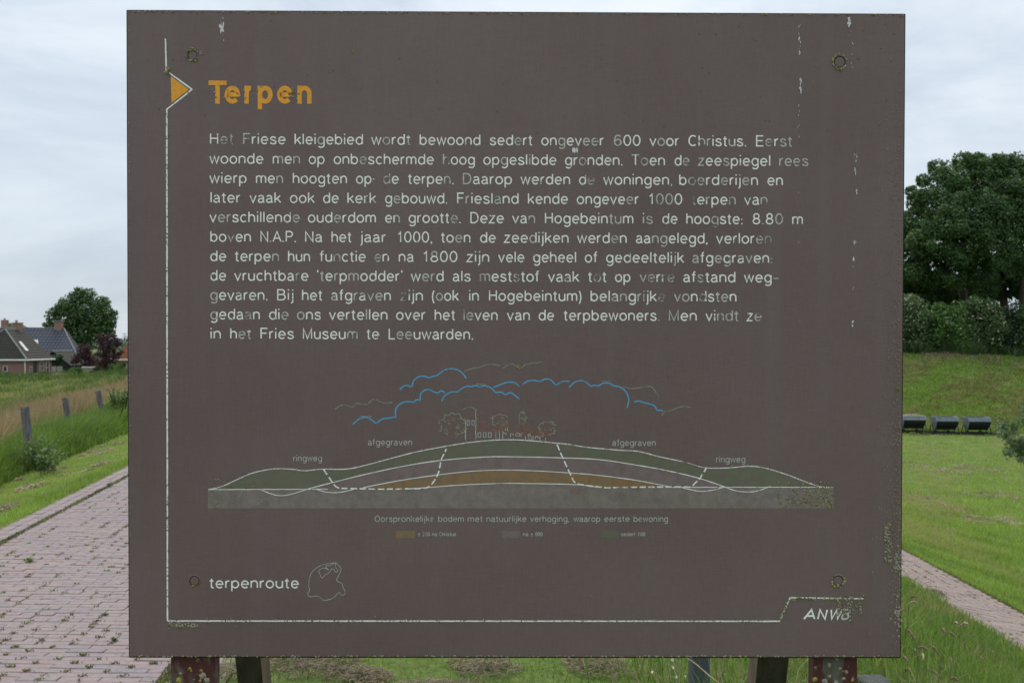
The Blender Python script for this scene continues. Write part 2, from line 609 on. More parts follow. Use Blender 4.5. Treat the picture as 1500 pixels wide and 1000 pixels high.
# hay swaths on the verge
def hay(name, centres, n_, r0, mat=M_hay, ln=0.09):
    xs, ys, zs = [], [], []
    for (cx, cy, rx, ry, hh) in centres:
        a = rng.uniform(0, 2 * np.pi, n_); r_ = np.sqrt(rng.uniform(0, 1, n_))
        X = cx + np.cos(a) * r_ * rx; Y = cy + np.sin(a) * r_ * ry
        xs.append(X); ys.append(Y); zs.append(height(X, Y, dig=False) + hh * (1 - r_ ** 2) * rng.uniform(0.2, 1, n_) + 0.012)
    X, Y, Z = map(np.concatenate, (xs, ys, zs))
    N_ = len(X)
    az = rng.uniform(0, np.pi * 2, N_); L_ = ln * rng.uniform(0.4, 1.3, N_); w = r0
    D = np.stack([np.cos(az) * L_ / 2, np.sin(az) * L_ / 2, rng.normal(0, 0.2, N_) * L_ / 2], 1)
    W = np.stack([-np.sin(az) * w / 2, np.cos(az) * w / 2, np.full(N_, w / 3)], 1)
    P = np.stack([X, Y, Z], 1)
    Vv = np.empty((N_, 4, 3)); Vv[:, 0] = P - D - W; Vv[:, 1] = P - D + W; Vv[:, 2] = P + D + W; Vv[:, 3] = P + D - W
    b = (np.arange(N_) * 4)[:, None]
    o = np_mesh(name, Vv.reshape(-1, 3), b + np.array([[0, 1, 2, 3]]), mat, rnd=rng.uniform(0, 1, N_))
    return tag(o, kind='stuff')


cs = []
def gpt(px, py):
    """ground point under a sight line"""
    d = 2.0
    while d < 120:
        p = ray(px, py, d)
        if p.z < hz(p.x, p.y): return p
        d += 0.03
    return ray(px, py, 120)

for (px, py, r_) in ((130, 646, 0.30), (160, 631, 0.4), (168, 651, 0.28), (132, 666, 0.25), (155, 661, 0.3), (82, 664, 0.3), (20, 686, 0.3), (60, 686, 0.12),
                     (78, 690, 0.12), (60, 711, 0.14), (40, 716, 0.16), (8, 706, 0.12), (10, 746, 0.14), (128, 692, 0.16), (150, 681, 0.14), (110, 655, 0.35), (176, 621, 0.3), (32, 719, 0.1)):
    p = gpt(px, py)
    cs.append((p.x, p.y, r_ * 0.75, r_ * 0.6, 0.035))
    for _ in range(2): cs.append((p.x + random.gauss(0, r_), p.y + random.gauss(0, r_ * 1.2), r_ * .3, r_ * .35, 0.015))
hay('cut_hay', cs, 120, 0.006, ln=0.08)
cs = []
for px, py, r_ in ((1335, 727, .35), (1352, 733, .35), (1368, 738, .35), (1384, 745, .3), (1440, 726, .3), (1455, 724, .4), (1470, 727, .3), (1400, 690, .6), (1420, 685, .6), (1345, 682, .5), (1430, 760, .25), (1460, 765, .3), (1480, 764, .35), (1500, 765, .3), (1425, 766, .25)):
    p = gpt(px, py)
    for _ in range(5): cs.append((p.x + random.gauss(0, r_), p.y + random.gauss(0, r_), r_ * .7, r_ * .6, 0.05))
hay('cut_hay', cs, 130, 0.010, ln=0.13)

# uncut grass between verge and fence (green), dry stand behind it, rough field beyond
FE = lambda y: -7.57 - 0.28 * (y - 15.5)
x, y = scatter(42000, 8, 60, lambda y: np.minimum(FE(y), VE(y)) - 0.75, lambda y: VE(y) + 0.05, 1.8)
k = 0.6 + y / 14
ed = np.clip((VE(y) - x) / 0.3, 0, 1)
h = (0.16 + 0.42 * ed) * rng.uniform(0.6, 1.2, len(x)) * (0.75 + 0.5 * patch(x, y, 1.2))
blades('uncut_grass', x, y, h, 0.012 * k, 0.75, M_lush, np.clip(rng.normal(0.55, 0.2, len(x)), 0, 0.97))
x, y = scatter(46000, 8, 75, lambda y: FE(y) - 2.4 - 0.03 * y, lambda y: np.minimum(FE(y), VE(y)) - 0.45, 1.7)
k = 0.6 + y / 16
h = 0.84 * rng.uniform(0.6, 1.15, len(x)) * (0.85 + 0.3 * patch(x, y, 1.5, 4))
blades('dry_standing_grass', x, y, h, 0.012 * k, 0.45, M_tan, np.clip(rng.normal(0.45, 0.3, len(x)) + 0.7 * (patch(x, y, 1, 7) - 0.5), 0, 1))
x, y = scatter(90000, 16, 138, lambda y: -0.56 * y - 2, lambda y: FE(y) - 1.6 - 0.03 * y, 1.5)
k = y / 20
pt = patch(x, y * 0.6, 0.22, 3)
h = (0.20 + 0.8 * pt ** 1.5) * rng.uniform(0.5, 1.2, len(x)) * (1 + 0.25 * (y > 95))
blades('rough_field_grass', x, y, h, 0.014 * k, 0.9, M_field, np.clip(rng.normal(0.33, 0.2, len(x)) + 0.9 * (patch(x, y * 0.5, 0.35, 9) - 0.45) - 0.35 * (y > 98), 0, 1))

# grass under and around the sign
x, y = scatter(90000, 3.2, 11.5, lambda y: road_right(y) + BW + 0.0, lambda y: path_l(y) - 0.0, 1.6)
lush = sstep((x - 1.1) / 0.7)
ok = (rng.uniform(0, 1, len(x)) < (0.45 + 0.55 * lush))
x, y, lush = x[ok], y[ok], lush[ok]
nr = sstep((path_l(y) - x) / 0.35)
h = (0.035 + 0.085 * lush * (0.4 + 0.6 * nr)) * rng.uniform(0.5, 1.4, len(x)) * (0.7 + 0.6 * patch(x, y, 2.2))
tone = np.where(rng.uniform(0, 1, len(x)) < 0.6, sstep((patch(x, y, 2.4, 5) - 0.48 - 0.12 * lush) / 0.16), 0) * 0.8
blades('lush_grass', x, y, h, 0.0055 * (0.6 + y / 8), 0.8, M_lush, np.clip(rng.normal(0.6, 0.22, len(x)), 0, 0.985), tone=tone)
cs = []
for i in range(14):
    cy = random.uniform(4.4, 7.0); cx = random.uniform(float(road_right(cy)) + 0.5, 1.5)
    cs.append((cx, cy, random.uniform(0.10, 0.32), random.uniform(0.08, 0.2), 0.035))
for px, py in ((455, 985), (480, 972), (520, 990), (700, 975), (715, 985), (870, 972), (880, 985), (330, 990), (405, 975)):
    p = gpt(px, py); cs.append((p.x, p.y, 0.17, 0.13, 0.03))
hay('dry_clippings', cs, 520, 0.0020, mat=M_clip, ln=0.045)
cs = []
for px, py, r_ in ((1345, 905, 0.14), (1395, 930, 0.10), (1420, 945, 0.14), (1400, 905, 0.10), (1355, 875, 0.12), (1440, 955, 0.1), (1365, 915, 0.1), (1370, 870, 0.1)):
    p = gpt(px, py); cs.append((p.x, p.y, r_, r_ * 0.8, 0.045))
hay('withered_tufts', cs, 240, 0.003, mat=M_clip, ln=0.06)

# lawn right of the path
x, y = scatter(130000, 4.5, 58, lambda y: np.maximum(path_r(y) + 0.03, 0.36 * y), lambda y: np.maximum(0.56 * y + 0.5, path_r(y) + 1.5), 1.55)
ed = np.clip((x - path_r(y)), 0, 5)
k = 0.55 + y / 13
band = np.exp(-((ed - 1.9) / 0.45) ** 2)
h = (0.055 + 0.05 * sstep((ed - 0.9) / 0.8)) * rng.uniform(0.5, 1.4, len(x)) * (0.8 + 0.4 * patch(x, y, 0.8)) * (1 - 0.45 * band)
lowland = sstep((y - 22) / 10)
tn = np.clip(sstep((patch(x * 0.6, y * 0.35, 1.0, 1) - 0.50) / 0.18) * 0.75 * sstep((y - 13) / 5) + 0.45 * band, 0, 0.8)
tone = np.where(rng.uniform(0, 1, len(x)) < 0.65, tn, 0)
blades('lawn_grass', x, y, h, 0.0065 * k, 0.85, M_short, np.clip(rng.normal(0.52 + 0.16 * lowland, 0.2, len(x)), 0, 0.95), tone=tone)
# bank of the mound
x, y = scatter(60000, 57, 84, lambda y: 0.34 * y, lambda y: 0.60 * y, 1.2)
tn = sstep((patch(x, y * 1.8, 0.30, 2.2) - 0.42) / 0.16)
tn = np.clip(tn * (0.6 + 0.4 * sstep((y - 62) / 8)), 0, 1)
tone = np.where(rng.uniform(0, 1, len(x)) < 0.8, tn * 0.85, 0)
h = rng.uniform(0.10, 0.24, len(x)) * (0.8 + 0.5 * patch(x, y, 0.6))
blades('bank_grass', x, y, h, np.full(len(x), 0.06), 0.9, M_short, np.clip(rng.normal(0.26, 0.18, len(x)), 0, 0.8), tone=None)
M_bankdry = M_tan
ok = rng.uniform(0, 1, len(x)) < tn * 0.7
blades('withered_bank_grass', x[ok] + 0.1, y[ok], h[ok] * 1.15, np.full(ok.sum(), 0.055), 0.95, M_bankdry, rng.uniform(0, 0.95, ok.sum()))

# moss and weeds in the joints of the road and path
def joint_weeds(name, n_, fl, fr, y0, y1, tilt, bl, bd):
    ys = y0 + np.round((1 / (1 / y0 + rng.uniform(0, 1, n_) * (1 / y1 - 1 / y0)) - y0) / bd) * bd - bd / 2
    xl = fl(ys); xr = fr(ys)
    row = np.round((ys - y0) / bd)
    col = np.floor(rng.uniform(0, 1, n_) * (xr - xl) / bl)
    xs = xl + col * bl + np.where(row % 2 == 0, 0, bl / 2) + rng.normal(0, 0.004, n_)
    ys = ys + (xs - xl) * tilt + 0.03
    keep = (patch(xs, ys, 1.7, 3) > 0.42) | (rng.uniform(0, 1, n_) < 0.3)
    keep &= (xs < xr - 0.05) & (xs > xl + 0.03)
    xs, ys = xs[keep], ys[keep]
    m_ = 7
    X = np.repeat(xs, m_) + rng.normal(0, 0.012, len(xs) * m_)
    Y = np.repeat(ys, m_) + rng.normal(0, 0.007, len(xs) * m_)
    return blades(name, X, Y, rng.uniform(0.006, 0.018, len(X)), np.full(len(X), 0.007), 1.2, M_moss, rng.uniform(0, 1, len(X)), zoff=0.0)


M_hedge2 = leafy('light_bush_leaves', [(0.0, (0.040, 0.095, 0.022)), (0.6, (0.08, 0.16, 0.034)), (1.0, (0.13, 0.22, 0.06))], trans=0.3)
M_moss = leafy('joint_moss', [(0.0, (0.09, 0.08, 0.045)), (0.5, (0.14, 0.15, 0.055)), (1.0, (0.22, 0.25, 0.08))], trans=0.2)
joint_weeds('joint_weeds', 2200, road_left, road_right, 3.8, 16, -0.02, 0.203, 0.064)
joint_weeds('path_weeds', 900, path_l, path_r, 4.5, 14, 0.10, 0.203, 0.064)
def seam(name, f, y0, y1, n_, wdt, dark):
    Y = 1 / (1 / y0 + rng.uniform(0, 1, n_) * (1 / y1 - 1 / y0)); X = f(Y) + rng.normal(0, wdt, n_)
    gate = patch(X, Y, 2.2, 8)
    r_ = rng.uniform(0, 1, n_) * (0.3 if dark else 1)
    return blades(name, X, Y, rng.uniform(0.008, 0.03, n_) * (0.5 + gate), np.full(n_, 0.008), 1.1, M_moss, np.clip(r_ + 0.4 * (gate > 0.55), 0, 1))
seam('moss_seam', lambda y: road_left(y) - 0.02, 3.5, 20, 7000, 0.02, True)
seam('moss_seam', lambda y: road_right(y) + 0.025, 3.5, 12, 3500, 0.015, True)
seam('moss_seam', lambda y: path_r(y) + 0.03, 4.5, 16, 6000, 0.025, True)
seam('moss_seam', lambda y: path_l(y) - 0.02, 4.5, 16, 3000, 0.03, False)


# ------------------------------------------------------------------ the information sign
BD = 1.923
tl, yw = R(0.86), R(-0.27)
bn = Vector((math.sin(yw) * math.cos(tl), -math.cos(yw) * math.cos(tl), -math.sin(tl))).normalized()   # board normal, towards the viewer
bp = Vector((0, BD, EYE))


def onb(px, py, off=0.0):
    """photo pixel -> point on the board's face (plus off along its normal)"""
    d = Vector(((px - 750) / F, 1, -(py - 500) / F))
    o = Vector((0, 0, EYE))
    t = (bp - o).dot(bn) / d.dot(bn)
    return o + d * t + bn * off


def board_nodes(m):
    warp = m.noise(380, 2, 0.5, stretch=(1, 1, 0.12))
    weft = m.noise(380, 2, 0.5, stretch=(0.12, 1, 1), loc=(5, 0, 0))
    cloud = m.noise(2.2, 4, 0.55)
    fine = m.noise(420, 2, 0.6)
    c = m.ramp(cloud, [(0.3, (0.124, 0.083, 0.078)), (0.7, (0.152, 0.108, 0.104))])
    k = m.math('ADD', m.math('MULTIPLY', warp, 0.26), m.math('MULTIPLY', weft, 0.22))
    k = m.math('ADD', k, m.math('MULTIPLY', fine, 0.14))
    k = m.math('ADD', k, 0.69)
    c = m.mix(1.0, c, k, 'MULTIPLY')
    # vertical streaks of rain wash
    st = m.noise(34, 3, 0.5, stretch=(1, 1, 0.04))
    c = m.mix(m.ramp(st, [(0.5, 0.0), (0.85, 0.24)]), c, (0.175, 0.142, 0.148))
    return c, k


m = MB('weathered_board')
c, k = board_nodes(m)
m.base(c).rough(0.5)
m.b.inputs['Specular IOR Level'].default_value = 0.45
m.bump(k, 0.0006, 0.5)
M_board = m.m
M_edge = plain('mossy_edge_and_recess_shade', (0.018, 0.022, 0.016), 0.9, 0.6, 60)
M_lich = MB('grey_lichen'); nz = M_lich.noise(300, 4, 0.7)
M_lich.base(M_lich.ramp(nz, [(0.3, (0.17, 0.16, 0.11)), (0.7, (0.38, 0.365, 0.27))])).rough(0.95); M_lich = M_lich.m
M_lichy = plain('yellow_lichen', (0.30, 0.25, 0.05), 0.95, 0.5, 200)
M_licho = plain('olive_lichen', (0.15, 0.14, 0.05), 0.95, 0.5, 200)
M_drop = plain('bird_dropping', (0.62, 0.64, 0.64), 0.8, 0.2, 200)


def paint(name, col, wear, rough=0.6, lo=0.0):
    m = MB(name)
    c0, _ = board_nodes(m)
    a1 = m.noise(150, 4, 0.7, loc=(1, 2, 3))
    a2 = m.noise(22, 3, 0.6, loc=(4, 2, 7))
    t = m.math('ADD', m.math('MULTIPLY', a1, 0.5), m.math('MULTIPLY', a2, 0.5))
    f = m.ramp(t, [(wear - 0.03, 0.9), (wear + 0.035, lo)])
    g_ = m.mix(m.ramp(m.noise(90, 3, 0.6, loc=(9, 9, 1)), [(0.5, 0.0), (0.6, 1.0)]), c0, (0.20, 0.20, 0.15))
    cc = m.mix(1.0, col, m.ramp(a1, [(0.3, 0.8), (0.7, 1.08)]), 'MULTIPLY')
    m.base(m.mix(f, cc, g_)).rough(rough)
    return m.m


M_white = paint('white_lettering', (0.88, 0.88, 0.84), 0.35)
M_faint = paint('worn_white_lettering', (0.60, 0.60, 0.55), 0.45, lo=0.15)
M_small = paint('small_faded_lettering', (0.50, 0.52, 0.48), 0.39, lo=0.15)
M_line = paint('white_frame_line', (0.82, 0.82, 0.79), 0.40)
M_orange = paint('orange_paint', (0.80, 0.36, 0.04), 0.35)
M_blue = paint('blue_paint', (0.10, 0.37, 0.62), 0.37)
M_ghost = paint('faded_outline', (0.27, 0.285, 0.23), 0.44)
M_rust = paint('faded_red_brown_print', (0.27, 0.13, 0.09), 0.43)
M_gprint = paint('faded_green_print', (0.27, 0.27, 0.20), 0.42)


def hatch(name, col, sx, amount=0.85, spacing=0.0031):
    m = MB(name)
    c0, _ = board_nodes(m)
    g = m.n('ShaderNodeSeparateXYZ'); m.l(m.pos(), g.inputs[0])
    ph = m.math('ADD', m.math('MULTIPLY', g.outputs['X'], sx), g.outputs['Z'])
    fr = m.math('FRACT', m.math('DIVIDE', ph, spacing * 1.25))
    tri = m.math('ABSOLUTE', m.math('SUBTRACT', fr, 0.5))
    f = m.ramp(tri, [(0.20, amount), (0.30, 0.06)])
    nz = m.noise(28, 5, 0.65, loc=(2, 5, 1))
    cc = m.mix(m.ramp(nz, [(0.45, 0.0), (0.7, 0.6)]), col, (0.19, 0.18, 0.13))
    f2 = m.math('MULTIPLY', f, m.ramp(m.noise(75, 3, 0.6, loc=(7, 7, 7)), [(0.3, 0.5), (0.6, 1.0)]))
    m.base(m.mix(f2, c0, cc)).rough(0.6)
    return m.m


M_hgrey = hatch('grey_hatching', (0.36, 0.35, 0.30), 1.0, 0.66, 0.0034)
M_hgreen = hatch('green_hatching', (0.125, 0.20, 0.095), -1.0)
M_hpurp = hatch('mauve_hatching', (0.27, 0.215, 0.22), 1.0)
M_horan = hatch('ochre_hatching', (0.38, 0.235, 0.05), -1.0)

# board
corners = [(186.0, 15.6), (1325.6, 21.4), (1318.6, 962.0), (189.6, 961.2)]
sign = empty('information_sign', onb(754, 963, -0.05) * 1.0, label='large weathered brown information board with white Dutch text and mound diagram on timber posts', cat='sign')
sign.location.z = 0
inv = Matrix.Translation(-Vector(sign.location))


def sgn(o):
    o.parent = sign
    o.matrix_parent_inverse = inv
    return o


def slab(name, cs, front, back, mat, bevel=0.0):
    bm = bmesh.new()
    f = [bm.verts.new(onb(px, py, front)) for px, py in cs]
    b = [bm.verts.new(v.co + (-bn) * (front - back)) for v in f]
    bm.faces.new(f); bm.faces.new(b[::-1])
    for i in range(4):
        j = (i + 1) % 4
        bm.faces.new([f[i], b[i], b[j], f[j]])
    if bevel: bmesh.ops.bevel(bm, geom=bm.edges[:], offset=bevel, segments=2, affect='EDGES')
    return bm_obj(name, bm, mat)


sgn(slab('panel', corners, 0.0, -0.008, M_board, 0.0008))
sgn(slab('backing_board', [(182.4, 12.6), (1329.2, 18.3), (1322.2, 965.5), (186.1, 964.9)], -0.0082, -0.018, M_edge, 0.001))


class Ink:
    """ribbons and dots lying on the board; each stroke a hair above the previous one"""
    def __init__(s): s.v = []; s.f = []; s.m = []; s.k = 0

    def lift(s):
        s.k = (s.k + 1) % 7
        return 0.00025 + 0.00004 * s.k

    def ribbon(s, pts, w, mat=0, jitter=0.0, closed=False):
        P = [np.array(p, float) for p in pts]
        Q = [P[0]]
        for p in P[1:]:
            if np.hypot(*(p - Q[-1])) > 0.05: Q.append(p)
        if closed and np.hypot(*(Q[0] - Q[-1])) < 0.05: Q.pop()
        P = Q; n_ = len(P)
        if n_ < 2: return
        off = s.lift(); b = len(s.v)
        for i in range(n_):
            if closed: a, c = P[(i - 1) % n_], P[(i + 1) % n_]
            else: a, c = P[max(0, i - 1)], P[min(n_ - 1, i + 1)]
            t1 = P[i] - a; t2 = c - P[i]
            l1, l2 = np.hypot(*t1), np.hypot(*t2)
            t1 = t1 / l1 if l1 > 0 else t2 / l2; t2 = t2 / l2 if l2 > 0 else t1
            t = t1 + t2; lt = np.hypot(*t)
            t = t / lt if lt > 1e-3 else t1
            nrm = np.array((-t[1], t[0]))
            cs_ = max(0.5, abs(nrm @ np.array((-t1[1], t1[0]))))
            hw = w / 2 / cs_ * (1 + random.uniform(-jitter, jitter))
            for sg in (1, -1):
                q = P[i] + nrm * hw * sg
                s.v.append(onb(q[0], q[1], off))
        m_ = n_ if closed else n_ - 1
        for i in range(m_):
            j = (i + 1) % n_
            s.f.append((b + 2 * i, b + 2 * i + 1, b + 2 * j + 1, b + 2 * j)); s.m.append(mat)

    def blob(s, px, py, r_, mat=0, n=7, h=0.0012, ir=0.4):
        b = len(s.v); off = s.lift()
        s.v.append(onb(px, py, off + h * random.uniform(0.5, 1)))
        for i in range(n):
            a = 2 * math.pi * i / n; q = r_ * random.uniform(1 - ir, 1 + ir)
            s.v.append(onb(px + math.cos(a) * q, py + math.sin(a) * q, off))
        for i in range(n):
            s.f.append((b, b + 1 + i, b + 1 + (i + 1) % n)); s.m.append(mat)

    def poly(s, pts, mat=0):
        off = s.lift(); b = len(s.v)
        for p in pts: s.v.append(onb(p[0], p[1], off))
        s.f.append(tuple(range(b, b + len(pts)))); s.m.append(mat)

    def done(s, name, mats):
        me = bpy.data.meshes.new(name)
        me.from_pydata([tuple(v) for v in s.v], [], s.f)
        me.polygons.foreach_set('material_index', s.m)
        # all faces look towards the viewer
        me.update()
        bm = bmesh.new(); bm.from_mesh(me)
        bm.normal_update()
        fl = [f for f in bm.faces if f.normal.dot(bn) < 0]
        if fl: bmesh.ops.reverse_faces(bm, faces=fl)
        bm.to_mesh(me); bm.free()
        return sgn(link_mesh(name, me, mats))


# ---- a single-stroke alphabet (x height 1, cap height 1.38)
def arc(cx, cy, rx, ry, a0, a1, n=None):
    n = n or max(4, int(abs(a1 - a0) / 24))
    return [(cx + rx * math.cos(R(a0 + (a1 - a0) * i / n)), cy + ry * math.sin(R(a0 + (a1 - a0) * i / n))) for i in range(n + 1)]


def spl(pts, n=4):
    out = []
    for i in range(len(pts) - 1):
        p0 = pts[max(0, i - 1)]; p1 = pts[i]; p2 = pts[i + 1]; p3 = pts[min(len(pts) - 1, i + 2)]
        for k_ in range(n):
            t = k_ / n
            out.append(tuple(0.5 * ((2 * p1[j]) + (-p0[j] + p2[j]) * t + (2 * p0[j] - 5 * p1[j] + 4 * p2[j] - p3[j]) * t * t + (-p0[j] + 3 * p1[j] - 3 * p2[j] + p3[j]) * t ** 3) for j in (0, 1)))
    out.append(pts[-1])
    return out


T_, B_, CA = 0.93, 0.07, 1.31
SP = [(.68, .73), (.60, .87), (.40, .93), (.20, .87), (.13, .73), (.20, .60), (.42, .51), (.63, .43), (.72, .28), (.64, .13), (.41, .07), (.18, .13), (.10, .28)]
G = {
 'a': (0.84, [arc(.39, .64, .29, .29, 155, 0) + [(.68, .25), (.72, .10), (.80, .07)], [(.68, .58), (.36, .52)] + arc(.33, .295, .24, .225, 95, 270) + [(.45, .08), (.60, .17), (.68, .30)]]),
 'b': (0.92, [[(.10, CA), (.10, B_)], arc(.46, .5, .36, .43, 180, -180, 18)]),
 'c': (0.82, [arc(.46, .5, .37, .43, 48, 312)]),
 'd': (0.92, [[(.82, CA), (.82, B_)], arc(.46, .5, .36, .43, 0, 360, 18)]),
 'e': (0.90, [[(.11, .51), (.81, .51)] + arc(.46, .5, .36, .43, 2, 318, 14)]),
 'f': (0.52, [arc(.44, 1.11, .20, .20, 85, 180) + [(.24, B_)], [(.04, T_), (.46, T_)]]),
 'g': (0.92, [arc(.46, .5, .36, .43, 0, 360, 18), [(.82, T_), (.82, -.05)] + arc(.47, -.06, .35, .28, 0, -150)]),
 'h': (0.86, [[(.10, CA), (.10, B_)], [(.10, .5)] + arc(.43, .60, .33, .33, 170, 0) + [(.76, B_)]]),
 'i': (0.24, [[(.12, T_), (.12, B_)], [(.12, 1.20), (.12, 1.35)]]),
 'j': (0.30, [[(.20, T_), (.20, -.12)] + arc(.02, -.12, .18, .19, 0, -90), [(.20, 1.20), (.20, 1.35)]]),
 'k': (0.80, [[(.10, CA), (.10, B_)], [(.72, T_), (.12, .40)], [(.34, .58), (.76, B_)]]),
 'l': (0.24, [[(.12, CA), (.12, B_)]]),
 'm': (1.30, [[(.10, T_), (.10, B_)], [(.10, .5)] + arc(.38, .65, .28, .28, 170, 0) + [(.66, B_)], [(.66, .5)] + arc(.93, .65, .27, .28, 170, 0) + [(1.20, B_)]]),
 'n': (0.86, [[(.10, T_), (.10, B_)], [(.10, .5)] + arc(.43, .60, .33, .33, 170, 0) + [(.76, B_)]]),
 'o': (0.92, [arc(.46, .5, .38, .43, 90, 450, 18)]),
 'p': (0.92, [[(.10, T_), (.10, -.36)], arc(.46, .5, .36, .43, 180, -180, 18)]),
 'r': (0.52, [[(.10, T_), (.10, B_)], [(.10, .5), (.14, .72), (.24, .86), (.36, .92), (.47, .92)]]),
 's': (0.80, [spl(SP, 2)]),
 't': (0.52, [[(.24, 1.20), (.24, .22), (.28, .11), (.36, .07), (.47, .07)], [(.04, T_), (.46, T_)]]),
 'u': (0.86, [[(.10, T_), (.10, .40)] + arc(.43, .40, .33, .33, 180, 350), [(.76, T_), (.76, B_)]]),
 'v': (0.82, [[(.06, T_), (.41, B_), (.76, T_)]]),
 'w': (1.16, [[(.05, T_), (.32, B_), (.58, T_), (.84, B_), (1.11, T_)]]),
 'z': (0.78, [[(.10, T_), (.68, T_), (.08, B_), (.70, B_)]]),
 'H': (1.05, [[(.12, CA), (.12, B_)], [(.93, CA), (.93, B_)], [(.12, .72), (.93, .72)]]),
 'F': (0.88, [[(.84, CA), (.12, CA), (.12, B_)], [(.12, .72), (.74, .72)]]),
 'E': (0.95, [[(.88, CA), (.12, CA), (.12, B_), (.90, B_)], [(.12, .72), (.80, .72)]]),
 'T': (0.96, [[(.03, CA), (.93, CA)], [(.48, CA), (.48, B_)]]),
 'D': (1.06, [[(.12, B_), (.12, CA), (.50, CA)] + arc(.50, .69, .46, .62, 80, -80) + [(.50, B_), (.12, B_)]]),
 'N': (1.06, [[(.12, B_), (.12, CA), (.94, B_), (.94, CA)]]),
 'A': (1.04, [[(.04, B_), (.52, CA), (1.0, B_)], [(.20, .48), (.84, .48)]]),
 'P': (0.96, [[(.12, B_), (.12, CA), (.55, CA)] + arc(.55, .99, .33, .32, 80, -80) + [(.55, .67), (.12, .67)]]),
 'B': (0.98, [[(.12, B_), (.12, CA), (.54, CA)] + arc(.54, 1.02, .29, .29, 80, -80) + [(.54, .73), (.12, .73)], [(.54, .73)] + arc(.56, .40, .34, .33, 80, -80) + [(.54, B_), (.12, B_)]]),
 'M': (1.22, [[(.12, B_), (.12, CA), (.61, B_), (1.10, CA), (1.10, B_)]]),
 'L': (0.84, [[(.12, CA), (.12, B_), (.80, B_)]]),
 'O': (1.18, [arc(.59, .69, .50, .62, 90, 450, 20)]),
 'W': (1.50, [[(.04, CA), (.38, B_), (.75, CA), (1.12, B_), (1.46, CA)]]),
 'C': (1.08, [arc(.58, .69, .48, .62, 48, 312, 14)]),
 '0': (0.90, [arc(.45, .69, .36, .62, 90, 450, 18)]),
 '1': (0.62, [[(.08, 1.02), (.24, 1.10), (.36, CA), (.36, B_)]]),
 '2': (0.90, [spl([(.12, .95), (.20, 1.20), (.46, CA), (.72, 1.20), (.76, .95), (.55, .62), (.22, .32), (.10, B_)], 2) + [(.80, B_)]]),
 '6': (0.90, [arc(.45, .44, .35, .37, 90, 450, 16), spl([(.74, 1.12), (.62, 1.26), (.45, CA), (.24, 1.2), (.12, .9), (.10, .5)], 2)]),
 '8': (0.90, [arc(.45, 1.01, .28, .30, 90, 450, 14), arc(.45, .39, .35, .32, 90, 450, 16)]),
 '.': (0.26, [[(.12, .16), (.12, .0)]]),
 ',': (0.26, [[(.13, .16), (.13, .02), (.07, -.12)]]),
 ':': (0.26, [[(.12, .16), (.12, .0)], [(.12, .68), (.12, .54)]]),
 "'": (0.24, [[(.12, CA + .05), (.12, 1.08)]]),
 '(': (0.40, [arc(.62, .5, .50, 1.0, 128, 232)]),
 ')': (0.40, [arc(-.22, .5, .50, 1.0, 52, -52)]),
 '-': (0.70, [[(.08, .52), (.66, .52)]]),
 '+': (0.90, [[(.45, 1.1), (.45, .4)], [(.1, .75), (.8, .75)], [(.1, .12), (.8, .12)]]),
}
GAP = 0.135


def word(ink, txt, x0, x1, y, xh, w, mat=0, slope=0.0, faint=0.0, faintmat=1, slant=0.0, wear=None, jit=0.06):
    tot = sum(G[c_][0] for c_ in txt) + GAP * (len(txt) - 1)
    sxx = (x1 - x0) / tot
    sxx = sxx if xh * 0.72 < sxx < xh * 1.3 else xh
    x = x0
    for ch in txt:
        adv, strokes = G[ch]
        fp = faint
        mt = mat
        if fp and random.random() < fp: mt = faintmat
        for st in strokes:
            pts = [(x + px_ * sxx + slant * py_ * xh, y + slope * (x - 307) - py_ * xh) for px_, py_ in st]
            # subdivide long strokes so that the wear can break their edges
            mt2 = mt
            if mt == mat and faint and random.random() < faint * 0.5: mt2 = faintmat
            closed = len(pts) > 8 and math.hypot(pts[0][0] - pts[-1][0], pts[0][1] - pts[-1][1]) < 0.1
            ink.ribbon(pts, w, mt2, jit, closed=closed)
        x += (adv + GAP) * sxx


